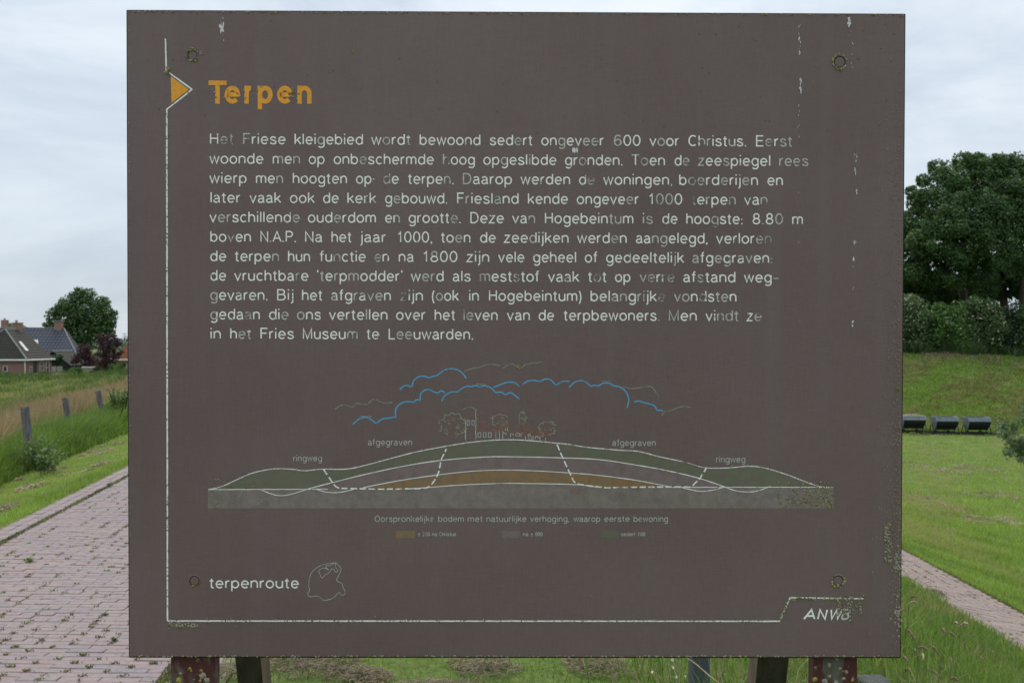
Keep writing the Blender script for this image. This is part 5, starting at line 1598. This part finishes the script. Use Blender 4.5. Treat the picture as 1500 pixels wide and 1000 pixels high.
# ------------------------------------------------------------------ tipping wagons
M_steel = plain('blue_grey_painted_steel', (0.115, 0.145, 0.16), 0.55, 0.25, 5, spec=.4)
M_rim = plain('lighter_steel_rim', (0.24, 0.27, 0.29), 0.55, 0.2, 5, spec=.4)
M_dks = plain('dark_steel_and_tub_shade', (0.012, 0.016, 0.018), 0.6, 0.3, 6)
M_soil = plain('dry_plant_fill', (0.16, 0.135, 0.10), 0.95, 0.5, 9, bump=.03)
def wagon(px, label, fill=False, name='tipping_wagon'):
    d = 56.0; x = (px - 750) / F * d
    e_ = empty(name, (x, d, hz(x, d)), R(-3 + random.uniform(-2.5, 2.5)), label, 'wagon', 'tipping wagons on the grass below the mound')
    Lh = .60
    prof = [(-.36, .96), (-.47, .78), (-.43, .62), (-.16, .27), (.16, .27), (.43, .62), (.47, .78), (.36, .96)]
    bm = bmesh.new()
    ring = [[bm.verts.new((sx * Lh * (1 if z > .5 else .93), y, z)) for y, z in prof] for sx in (-1, 1)]
    n_ = len(prof)
    for i in range(n_ - 1):
        f = bm.faces.new([ring[0][i], ring[0][i + 1], ring[1][i + 1], ring[1][i]]); f.material_index = 1 if (1 <= i <= 5) else 0  # tub below its widest edge coloured dark for the undercut's shade
    for rg in ring:
        f = bm.faces.new(rg); f.material_index = 0
    # inner faces
    ring2 = [[bm.verts.new((sx * (Lh - .03) * (1 if z > .5 else .93), y * .93, z + .012)) for y, z in prof] for sx in (-1, 1)]
    for i in range(n_ - 1): bm.faces.new([ring2[0][i], ring2[1][i], ring2[1][i + 1], ring2[0][i + 1]])
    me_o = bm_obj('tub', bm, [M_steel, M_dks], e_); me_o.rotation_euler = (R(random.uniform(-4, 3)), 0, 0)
    bm = bmesh.new()
    for sy in (-1, 1): add_tube(bm, [(-Lh - .02, sy * .37, .965), (Lh + .02, sy * .37, .965)], .022, 6)
    for sx in (-1, 1): add_tube(bm, [(sx * Lh, -.37, .975), (sx * Lh, -.48, .78)], .018, 5); add_tube(bm, [(sx * Lh, .37, .975), (sx * Lh, .48, .78)], .018, 5); add_tube(bm, [(sx * Lh, -.37, .975), (sx * Lh, .37, .975)], .018, 5)
    add_tube(bm, [(-Lh, -.475, .78), (Lh, -.475, .78)], .014, 5)
    bm_obj('rim', bm, M_rim, e_)
    bm = bmesh.new()
    for sx in (-1, 1):
        for sy in (-1, 1): add_box(bm, (-.02, -.02, 0), (.02, .02, .50), 0, 0, Matrix.Translation((sx * (Lh + .09), sy * .34, .08)) @ Matrix.Rotation(sy * .5, 4, 'X'))
        add_box(bm, (sx * (Lh + .06), -.4, .07), (sx * (Lh + .14), .4, .12))
    for sy in (-1, 1): add_box(bm, (-Lh - .2, sy * .27 - .03, .09), (Lh + .2, sy * .27 + .03, .14))
    bm_obj('frame', bm, M_dks, e_)
    for sx in (-1, 1):
        for sy in (-1, 1):
            bm = bmesh.new(); add_tube(bm, [(sx * .36, sy * .34, .10), (sx * .36, sy * .40, .10)], .09, 12); add_tube(bm, [(sx * .36, sy * .33, .10), (sx * .36, sy * .345, .10)], .11, 12)
            bm_obj('wheel', bm, M_dks, e_)
    if fill:
        bm = bmesh.new(); b2 = bmesh.new(); bmesh.ops.create_grid(b2, x_segments=14, y_segments=8, size=1)
        for v in b2.verts:
            a, b = v.co.x, v.co.y; v.co = Vector((a * .57, b * .34, .95 + .13 * (1 - abs(a) ** 3) * (1 - b * b) + random.uniform(-.02, .02)))
        join_bm(bm, b2); bm_obj('fill', bm, M_soil, e_)
    return e_
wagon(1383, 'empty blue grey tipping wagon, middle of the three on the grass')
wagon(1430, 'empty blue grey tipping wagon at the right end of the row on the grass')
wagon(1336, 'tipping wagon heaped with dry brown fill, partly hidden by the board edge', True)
rl = empty('rail_track', (24.5, 56, hz(24.5, 56)), R(-3), 'short length of narrow rail track under the three tipping wagons', 'rail track')
for sy in (-1, 1):
    bm = bmesh.new(); add_box(bm, (-4.0, sy * .34 - .03, -.02), (3.4, sy * .34 + .03, .055)); bm_obj('rail', bm, M_dks, rl)

# ------------------------------------------------------------------ village on the left
M_wall = MB('red_brick_wall')
br = M_wall.n('ShaderNodeTexBrick'); br.inputs['Scale'].default_value = 3.2; br.inputs['Color1'].default_value = (0.28, 0.14, 0.11, 1); br.inputs['Color2'].default_value = (0.22, 0.115, 0.095, 1); br.inputs['Mortar'].default_value = (0.22, 0.19, 0.17, 1)
mpb = M_wall.n('ShaderNodeMapping'); mpb.inputs['Rotation'].default_value = (R(90), 0, 0); M_wall.l(M_wall.pos(), mpb.inputs[0]); M_wall.l(mpb.outputs[0], br.inputs[0])
M_wall.base(M_wall.mix(M_wall.ramp(M_wall.noise(1.2, 5), [(.35, 0), (.7, .5)]), br.outputs[0], (0.19, 0.11, 0.10))).rough(.9); M_wall = M_wall.m


def roof_mat(name, c1, c2, moss=0.0, sc_=1.0):
    m = MB(name)
    g = m.n('ShaderNodeSeparateXYZ'); m.l(m.pos(), g.inputs[0])
    a = m.math('ABSOLUTE', m.math('SUBTRACT', m.math('FRACT', m.math('MULTIPLY', g.outputs['X'], 2.6 * sc_)), .5))
    b = m.math('ABSOLUTE', m.math('SUBTRACT', m.math('FRACT', m.math('MULTIPLY', g.outputs['Z'], 2.9 * sc_)), .5))
    t = m.math('MULTIPLY', m.ramp(a, [(.0, .6), (.3, 1.15)]), m.ramp(b, [(.0, .5), (.25, 1.15)]))
    c = m.mix(m.noise(1.5, 5, .6), c1, c2)
    c = m.mix(1.0, c, t, 'MULTIPLY')
    if moss: c = m.mix(m.ramp(m.noise(.9, 5, .65), [(.45, 0), (.65, moss)]), c, (0.05, 0.05, 0.032))
    m.base(c).rough(.8)
    m.b.inputs['Specular IOR Level'].default_value = .12
    return m.m


M_roofA = roof_mat('mossy_dark_roof', (0.030, 0.029, 0.027), (0.050, 0.047, 0.042), .6)
M_roofB = roof_mat('blue_grey_roof', (0.045, 0.053, 0.070), (0.062, 0.070, 0.090), 0, .8)
M_roofC = roof_mat('orange_roof', (0.26, 0.10, 0.05), (0.33, 0.135, 0.065), .1)
M_roofD = roof_mat('grey_roof', (0.085, 0.085, 0.082), (0.12, 0.12, 0.115), .3)
M_trim = plain('white_trim', (0.55, 0.56, 0.52), .7, .15, 2)
M_ridge = plain('pale_ridge_tiles', (0.20, 0.20, 0.20), .8, .25, 3)
M_glass = plain('dark_window_glass', (0.03, 0.04, 0.05), .15, .3, 1, spec=.6)
M_curt = plain('net_curtain_glass', (0.27, 0.29, 0.27), .4, .25, 3)
M_door = plain('dark_green_door', (0.02, 0.035, 0.032), .5, .2, 3)
M_chim = plain('chimney_brick', (0.25, 0.155, 0.125), .9, .35, 5)
M_wallC = plain('brown_rendered_wall', (0.20, 0.17, 0.14), .9, .2, 2)
M_black = plain('black_tarred_boards', (0.016, 0.022, 0.025), .8, .4, 6, (6, 1, .2))


def house(name, label, corner, u, v, W, D, zb, ze, zr, hipn, hipf, wallm, roofm, over=.35, ridge_off=None):
    """corner: near right corner; u: unit vector leftwards along the front; v: away from viewer. ridge runs along v if hipn/hipf given along v"""
    e_ = empty(name, (corner[0], corner[1], zb), 0, label, 'house')
    O = Vector((0, 0, 0)); U = Vector((*u, 0)); Vv = Vector((*v, 0)); H = Vector((0, 0, ze - zb)); RZ = Vector((0, 0, zr - zb))
    bm = bmesh.new()
    c = [O, U * W, U * W + Vv * D, Vv * D]
    for i in range(4):
        add_poly(bm, [c[i], c[(i + 1) % 4], c[(i + 1) % 4] + H, c[i] + H])
    e1 = U * (W / 2) + Vv * hipn + RZ; e2 = U * (W / 2) + Vv * (D - hipf) + RZ
    if hipf < .05: add_poly(bm, [c[2] + H, c[3] + H, U * (W / 2) + Vv * D + RZ - Vector((0, 0, .12))])
    if hipn < .05: add_poly(bm, [c[0] + H, c[1] + H, U * (W / 2) + RZ - Vector((0, 0, .12))])
    bm_obj('wall', bm, wallm, e_)
    bm = bmesh.new()
    k_ = over
    drop = Vector((0, 0, -over * (zr - ze) / (W / 2))) 
    q = [c[0] + H - U * k_ - Vv * k_ + drop, c[1] + H + U * k_ - Vv * k_ + drop, c[2] + H + U * k_ + Vv * k_ + drop, c[3] + H - U * k_ + Vv * k_ + drop]
    if hipf < .05: q[2] = c[2] + H + U * k_ + drop + Vv * .15; q[3] = c[3] + H - U * k_ + drop + Vv * .15; e2 = e2 + Vv * .15
    if hipn < .05: q[0] = c[0] + H - U * k_ + drop - Vv * .15; q[1] = c[1] + H + U * k_ + drop - Vv * .15; e1 = e1 - Vv * .15
    faces = [[q[0], e1, e2, q[3]], [q[1], q[2], e2, e1]]
    if hipn >= .05: faces.append([q[0], q[1], e1])
    if hipf >= .05: faces.append([q[2], q[3], e2])
    for f in faces:
        add_poly(bm, f); add_poly(bm, [p_ - Vector((0, 0, .12)) for p_ in f[::-1]])
    rf = bm_obj('roof', bm, roofm, e_)
    bm = bmesh.new()
    add_tube(bm, [e1, e2], .10, 6)
    if hipn >= .05:
        add_tube(bm, [e1, q[0]], .10, 6); add_tube(bm, [e1, q[1]], .10, 6)
    if hipf >= .05:
        add_tube(bm, [e2, q[2]], .10, 6); add_tube(bm, [e2, q[3]], .10, 6)
    bm_obj('ridge_tiles', bm, M_ridge, rf)
    return e_, c, H, q, e1, e2, rf


def fbox(e_, name, O, ax, nrm, x0, x1, z0, z1, t, mat, proud=.0):
    """box on a wall: along ax from x0..x1, z0..z1, standing proud along nrm"""
    bm = bmesh.new(); A = Vector((*ax, 0)); Nn = Vector((*nrm, 0)); O = Vector(O)
    vs = []
    for dn in (proud, proud + t):
        for a, z in ((x0, z0), (x1, z0), (x1, z1), (x0, z1)): vs.append(bm.verts.new(O + A * a + Nn * dn + Vector((0, 0, z))))
    for f in ((0, 1, 2, 3), (4, 5, 6, 7), (0, 1, 5, 4), (1, 2, 6, 5), (2, 3, 7, 6), (3, 0, 4, 7)): bm.faces.new([vs[i] for i in f])
    return bm_obj(name, bm, mat, e_)


def window(e_, O, ax, nrm, x0, x1, z0, z1, nv=1, nh=1, mat=M_trim, pane=None):
    w = bpy.data.objects.new('window', None); C.objects.link(w); w.parent = e_
    fr = .07
    bm = bmesh.new()
    A = Vector((*ax, 0)); Nn = Vector((*nrm, 0)); O = Vector(O)
    def bx(a0, a1, b0_, b1, t):
        vs = []
        for dn in (-.02, t):
            for a, z in ((a0, b0_), (a1, b0_), (a1, b1), (a0, b1)): vs.append(bm.verts.new(O + A * a + Nn * dn + Vector((0, 0, z))))
        for f in ((0, 1, 2, 3), (4, 5, 6, 7), (0, 1, 5, 4), (1, 2, 6, 5), (2, 3, 7, 6), (3, 0, 4, 7)): bm.faces.new([vs[i] for i in f])
    bx(x0, x1, z0, z0 + fr, .07); bx(x0, x1, z1 - fr, z1, .07); bx(x0, x0 + fr, z0 + fr, z1 - fr, .07); bx(x1 - fr, x1, z0 + fr, z1 - fr, .07)
    for i in range(1, nv + 1):
        a = x0 + (x1 - x0) * i / (nv + 1); bx(a - fr * .4, a + fr * .4, z0 + fr, z1 - fr, .055)
    for i in range(1, nh + 1):
        b = z0 + (z1 - z0) * i / (nh + 1); bx(x0 + fr, x1 - fr, b - fr * .35, b + fr * .35, .05)
    bm_obj('frame', bm, mat, w)
    fbox(w, 'pane', O, ax, nrm, x0 + fr, x1 - fr, z0 + fr, z1 - fr, .02, pane or M_glass, .01)
    return w


# house A: brick cottage with a mossy hipped roof
EA = -0.40; ZB = -3.05
hA, c, H, q, e1, e2, rfA = house('brick_cottage', 'low red brick cottage with a mossy dark hipped roof and white gutter', (-63.5, 130), (-1, 0), (0.03, 1), 8.2, 6.9, ZB, EA, 3.30, 2.6, 0.0, M_wall, M_roofA)
bm = bmesh.new()
for a, b in ((q[0], q[1]), (q[0], q[3])):
    add_tube(bm, [a + Vector((0, 0, -.07)), b + Vector((0, 0, -.07))], .13, 6)
bm_obj('gutter', bm, M_trim, hA)
hh = EA - ZB
window(hA, (0, 0, 0), (-1, 0), (0, -1), 2.35, 2.95, .78, 1.50, 0, 0)
fbox(hA, 'downpipe', (0, 0, 0), (-1, 0), (0, -1), .0, .12, .0, hh, .1, M_trim, .02)
vx = (0.03, 1); nx_ = (1, -0.03)
fbox(hA, 'door', (0, 0, 0), vx, nx_, 2.0, 2.85, .05, 2.15, .05, M_door, .0)
window(hA, (0, 0, 0), vx, nx_, 3.6, 4.6, .75, 2.05, 1, 1)
window(hA, (0, 0, 0), vx, nx_, 5.3, 6.1, .3, 2.05, 0, 1)
window(hA, (0, 0, 0), vx, nx_, 1.0, 1.5, .3, 1.4, 0, 0)
bm = bmesh.new(); add_box(bm, (-4.55, 5.6, 5.2), (-3.55, 6.5, 7.15), .02); add_box(bm, (-4.62, 5.53, 7.15), (-3.48, 6.57, 7.27)); add_tube(bm, [(-4.2, 6, 7.2), (-4.2, 6, 7.6)], .16, 8)
bm_obj('chimney', bm, M_chim, rfA)
# skylight on the right roof face
def on_roof(a, b, t):  # a along ridge 0..1, b from ridge to eave
    top_ = e1.lerp(e2, a); bot_ = q[0].lerp(q[3], a); return top_.lerp(bot_, b) + Vector((.25, 0, .3)).normalized() * t
bm = bmesh.new(); add_poly(bm, [on_roof(.18, .42, .06), on_roof(.30, .42, .06), on_roof(.30, .72, .06), on_roof(.18, .72, .06)]); bm_obj('skylight', bm, M_trim, rfA)

# house B: farmhouse with blue grey tiles
zb = -3.3
an = -0.32; vB = (math.sin(an), math.cos(an)); uB = (-math.cos(an), math.sin(an))
# ridge parallel to the front: swap axes (the house runs along u)
cB = (-65.2, 149.0)
hB, c, H, q, e1, e2, rfB = house('farmhouse', 'long farmhouse with a blue grey tiled roof and brick end chimney behind the cottage', (cB[0] + vB[0] * 0, cB[1]), vB, uB, 11.0, 17.0, zb, -.55, 3.72, 2.3, 2.3, M_wall, M_roofB, .3)
# chimney at the near end of the ridge
bm = bmesh.new(); cc_ = e1 + (e2 - e1).normalized() * .7
add_box(bm, (cc_.x - .5, cc_.y - .5, cc_.z - .9), (cc_.x + .5, cc_.y + .5, cc_.z + .95), .02); add_box(bm, (cc_.x - .64, cc_.y - .64, cc_.z + .95), (cc_.x + .64, cc_.y + .64, cc_.z + 1.1), .01, 1)
bm_obj('chimney', bm, [M_chim, M_ridge], rfB)
bm = bmesh.new()
def onB(a, b):
    P = e1.lerp(e2, a); Q = q[0].lerp(q[3], a); return P.lerp(Q, b) + Vector((0, -.06, .08))
add_poly(bm, [onB(.30, .42), onB(.345, .42), onB(.345, .56), onB(.30, .56)]); bm_obj('skylight', bm, M_trim, rfB)

# shed with white barred windows
hS, c, H, q, e1, e2, _r = house('black_shed', 'black tarred wooden shed with white barred windows beside the cottage', (-63.1, 142), (-1, 0), (0, 1), 4.7, 6.0, -3.3, -1.62, .28, 0, 0, M_black, M_roofA, .2)
for a in (1.05, 2.25):
    window(hS, (0, 0, 0), (-1, 0), (0, -1), a, a + 1.12, .55, 1.40, 3, 1, pane=M_curt)
# house C: orange roof at the board edge
hC, c, H, q, e1, e2, rfC = house('orange_roofed_house', 'house with a steep orange tiled roof and white eaves board beside the board', (-46.8, 140), (-1, 0), (0, 1), 9.0, 9.0, -3.2, -.75, 5.2, 1.0, 1.0, M_wallC, M_roofC, .3)
fbox(hC, 'eaves_board', (.35, 0, 0), (-1, 0), (0, -1), 0, 9.7, 2.18, 2.42, .36, M_trim, .02)
window(hC, (0, 0, 0), (-1, 0), (0, -1), 7.35, 8.55, 1.15, 1.85, 0, 0); window(hC, (0, 0, 0), (-1, 0), (0, -1), 6.0, 7.2, 1.15, 1.85, 0, 0)
fbox(hC, 'garage_door', (0, 0, 0), (-1, 0), (0, -1), 6.1, 7.3, 0.0, .95, .05, M_door, .0)
# house D: grey roof behind, far left
hD, c, H, q, e1, e2, rfD = house('grey_roofed_house', 'grey roofed house with a chimney showing above the cottage at the left edge', (-78.0, 165), (-1, 0), (0, 1), 12.0, 9.0, -3.2, 0.2, 4.55, 3.5, 3.5, M_wall, M_roofD, .3)
bm = bmesh.new(); pc = ray(7, 475, 168) - Vector(hD.location); add_box(bm, (pc.x - .48, pc.y - .4, pc.z - 1.2), (pc.x + .48, pc.y + .4, pc.z + .75), .02); add_tube(bm, [pc + Vector((0, 0, .7)), pc + Vector((0, 0, 1.05))], .14, 6); bm_obj('chimney', bm, M_chim, rfD)

# village trees
lob = []
for px, py, r_ in ((122, 452, 26), (104, 462, 24), (142, 460, 24), (128, 434, 13), (118, 432, 12), (108, 442, 14), (76, 462, 10), (72, 478, 9), (84, 478, 14), (158, 466, 13), (166, 460, 7), (158, 480, 12), (120, 485, 26), (140, 486, 18), (100, 490, 20), (118, 505, 20), (150, 446, 12), (80, 456, 7), (146, 478, 20), (96, 450, 14)):
    lob.append(pxl(px, py, 172, r_))
    for _ in range(3):
        a = random.uniform(0, 6.28); lob.append(pxl(px + math.cos(a) * r_ * .8, py + math.sin(a) * r_ * .75, 172 + random.uniform(-2, 2), r_ * random.uniform(.3, .45)))
rt = ray(122, 530, 172); rt.z = -3.2
tree('tall_garden_tree', rt, .5, 4.5, lob, 17000, .36, M_tree, 'tall round dark green tree behind the farmhouse chimney', shell=.6, limbs=8)
lob = []
for px, py, r_ in ((158, 502, 9), (150, 496, 7), (166, 497, 7), (155, 512, 10), (166, 512, 8), (172, 503, 5), (162, 524, 12), (150, 530, 12), (170, 520, 6), (176, 515, 5), (158, 540, 13), (144, 541, 10), (143, 499, 3), (167, 492, 3.5), (150, 490, 3), (162, 492, 4)):
    lob.append(pxl(px, py, 128, r_)); 
    for _ in range(2):
        a = random.uniform(0, 6.28); lob.append(pxl(px + math.cos(a) * r_ * .9, py + math.sin(a) * r_ * .9, 128 + random.uniform(-.5, .5), r_ * .4))
rt = ray(156, 551, 128); rt.z = hz(rt.x, rt.y)
tree('purple_plum_tree', rt, .12, 1.6, lob, 5000, .19, M_purp, 'dark purple leaved tree in front of the orange roofed house', shell=.75, limbs=12)
lob = [pxl(px, py, 134, r_) for px, py, r_ in ((118, 513, 7), (128, 509, 6), (124, 520, 9), (132, 524, 9), (113, 524, 8), (138, 530, 9), (128, 533, 9), (118, 506, 3), (130, 516, 6), (108, 530, 6))]
rt = ray(126, 551, 134); rt.z = hz(rt.x, rt.y)
tree('purple_plum_bush', rt, .10, 1.4, lob, 2600, .20, M_purp, 'lower reddish purple bush beside the black shed', cat='bush', shell=.8, limbs=7)
for px, py, rx, ry, d, mt, lb in ((169, 541, 12, 10, 126, M_hedge2, 'rounded bright green bush at the foot of the purple tree'), (113, 543, 8.5, 7, 124, M_hedge2, 'small clipped green ball bush in front of the black shed'),
                              (83, 526, 9, 9, 138, M_tree2, 'dark green climbing bush against the black shed gable'), (60, 551, 9, 4, 124, M_hedge, 'low green bush in front of the cottage door'),
                              (18, 551, 20, 4.5, 124, M_hedge, 'low hedge along the cottage wall at the left edge'), (84, 549, 10, 4, 126, M_tan, 'low brown and orange shrub under the shed windows'), (16, 478, 9, 7, 175, M_hedge2, 'light green tree top between the two chimneys'),
                              (143, 549, 14, 5, 122, M_hedge, 'low wild shrub growing at the far edge of the field under the purple tree'), (101, 555, 22, 5, 112, M_hedge, 'weedy green bush at the far edge of the field')):
    lo = sub(*pxl(px, py, d, rx, ry, rx), 8); rt = ray(px, py + ry, d); rt.z = min(rt.z, hz(rt.x, rt.y)) if d < 150 else -3.1
    tree('garden_bush' if d < 150 else 'light_green_tree', rt, .06, .5, lo, 1500, .20, mt, lb, cat='bush' if d < 150 else 'tree', shell=.7, limbs=3)
# stone heap / low wall, antenna, garden things
M_stone = plain('pale_garden_wall', (0.20, 0.19, 0.17), .9, .35, 4)
wl = empty('garden_wall', ray(129, 549, 131), 0, 'low pale stone garden wall with a white capping between the ball bush and purple tree', 'wall')
bm = bmesh.new(); add_box(bm, (-.75, -.15, -.4), (.75, .15, .95), .02); bm_obj('stonework', bm, M_stone, wl); bm = bmesh.new(); add_box(bm, (-.8, -.2, .95), (.8, .2, 1.08), .01); bm_obj('coping', bm, M_trim, wl)
an_ = empty('rooftop_antenna', ray(182.5, 505, 144), 0, 'thin television antenna rising beside the orange roof', 'antenna')
bm = bmesh.new(); add_tube(bm, [(0, 0, -1.6), (0, 0, 1.7)], .03, 5); bm_obj('mast', bm, M_dks, an_)
for k_, zz in enumerate((1.6, 1.3, 1.0)): bm = bmesh.new(); add_tube(bm, [(-.35 + .05 * k_, 0, zz), (.35 - .05 * k_, 0, zz)], .025, 4); bm_obj('rod', bm, M_dks, an_)
bx_ = empty('white_planter', ray(54, 553, 126), 0, 'small pale garden tub standing by the cottage door', 'planter')
bm = bmesh.new(); add_tube(bm, [(0, 0, -.1), (0, 0, .42), (0, 0, .5)], [.22, .30, .32], 12); bm_obj('tub', bm, M_trim, bx_)
M_tarp = plain('green_tarpaulin', (0.06, 0.13, 0.10), .5, .2, 3)
tp = empty('covered_heap', ray(16, 555, 125), 0, 'small heap under a green cover by the cottage wall', 'heap')
bm = bmesh.new(); b2 = bmesh.new(); bmesh.ops.create_icosphere(b2, subdivisions=2, radius=.55)
for v in b2.verts: v.co.z = v.co.z * .8 + .1; v.co += Vector((random.uniform(-.05, .05), 0, random.uniform(-.05, .05)))
join_bm(bm, b2); bm_obj('cover', bm, M_tarp, tp, smooth=True)
# far tree line on the horizon
lob = []
for i in range(150):
    a = -0.60 + 1.2 * i / 149; d = 620 + random.uniform(-60, 60)
    lob.append((a * d, d, -2 + random.uniform(0, 3), 11, 6, random.uniform(4, 8)))
V, Fc, rr = lobes_leaves(lob, 26000, 1.5, .8)
o = np_mesh('distant_woods', V, Fc, leafy('distant_leaves', [(0, (0.05, 0.085, 0.07)), (1, (0.09, 0.13, 0.10))], trans=.1), rnd=rr); tag(o, kind='stuff')
lo = sub(*pxl(143, 520, 300, 8, 7, 8), 5); rt = ray(143, 535, 300); rt.z = -3.2
tree('distant_tree', rt, .3, 2, lo, 900, .6, M_tree2, 'small far away tree seen in the gap left of the purple tree', shell=.7, limbs=2)
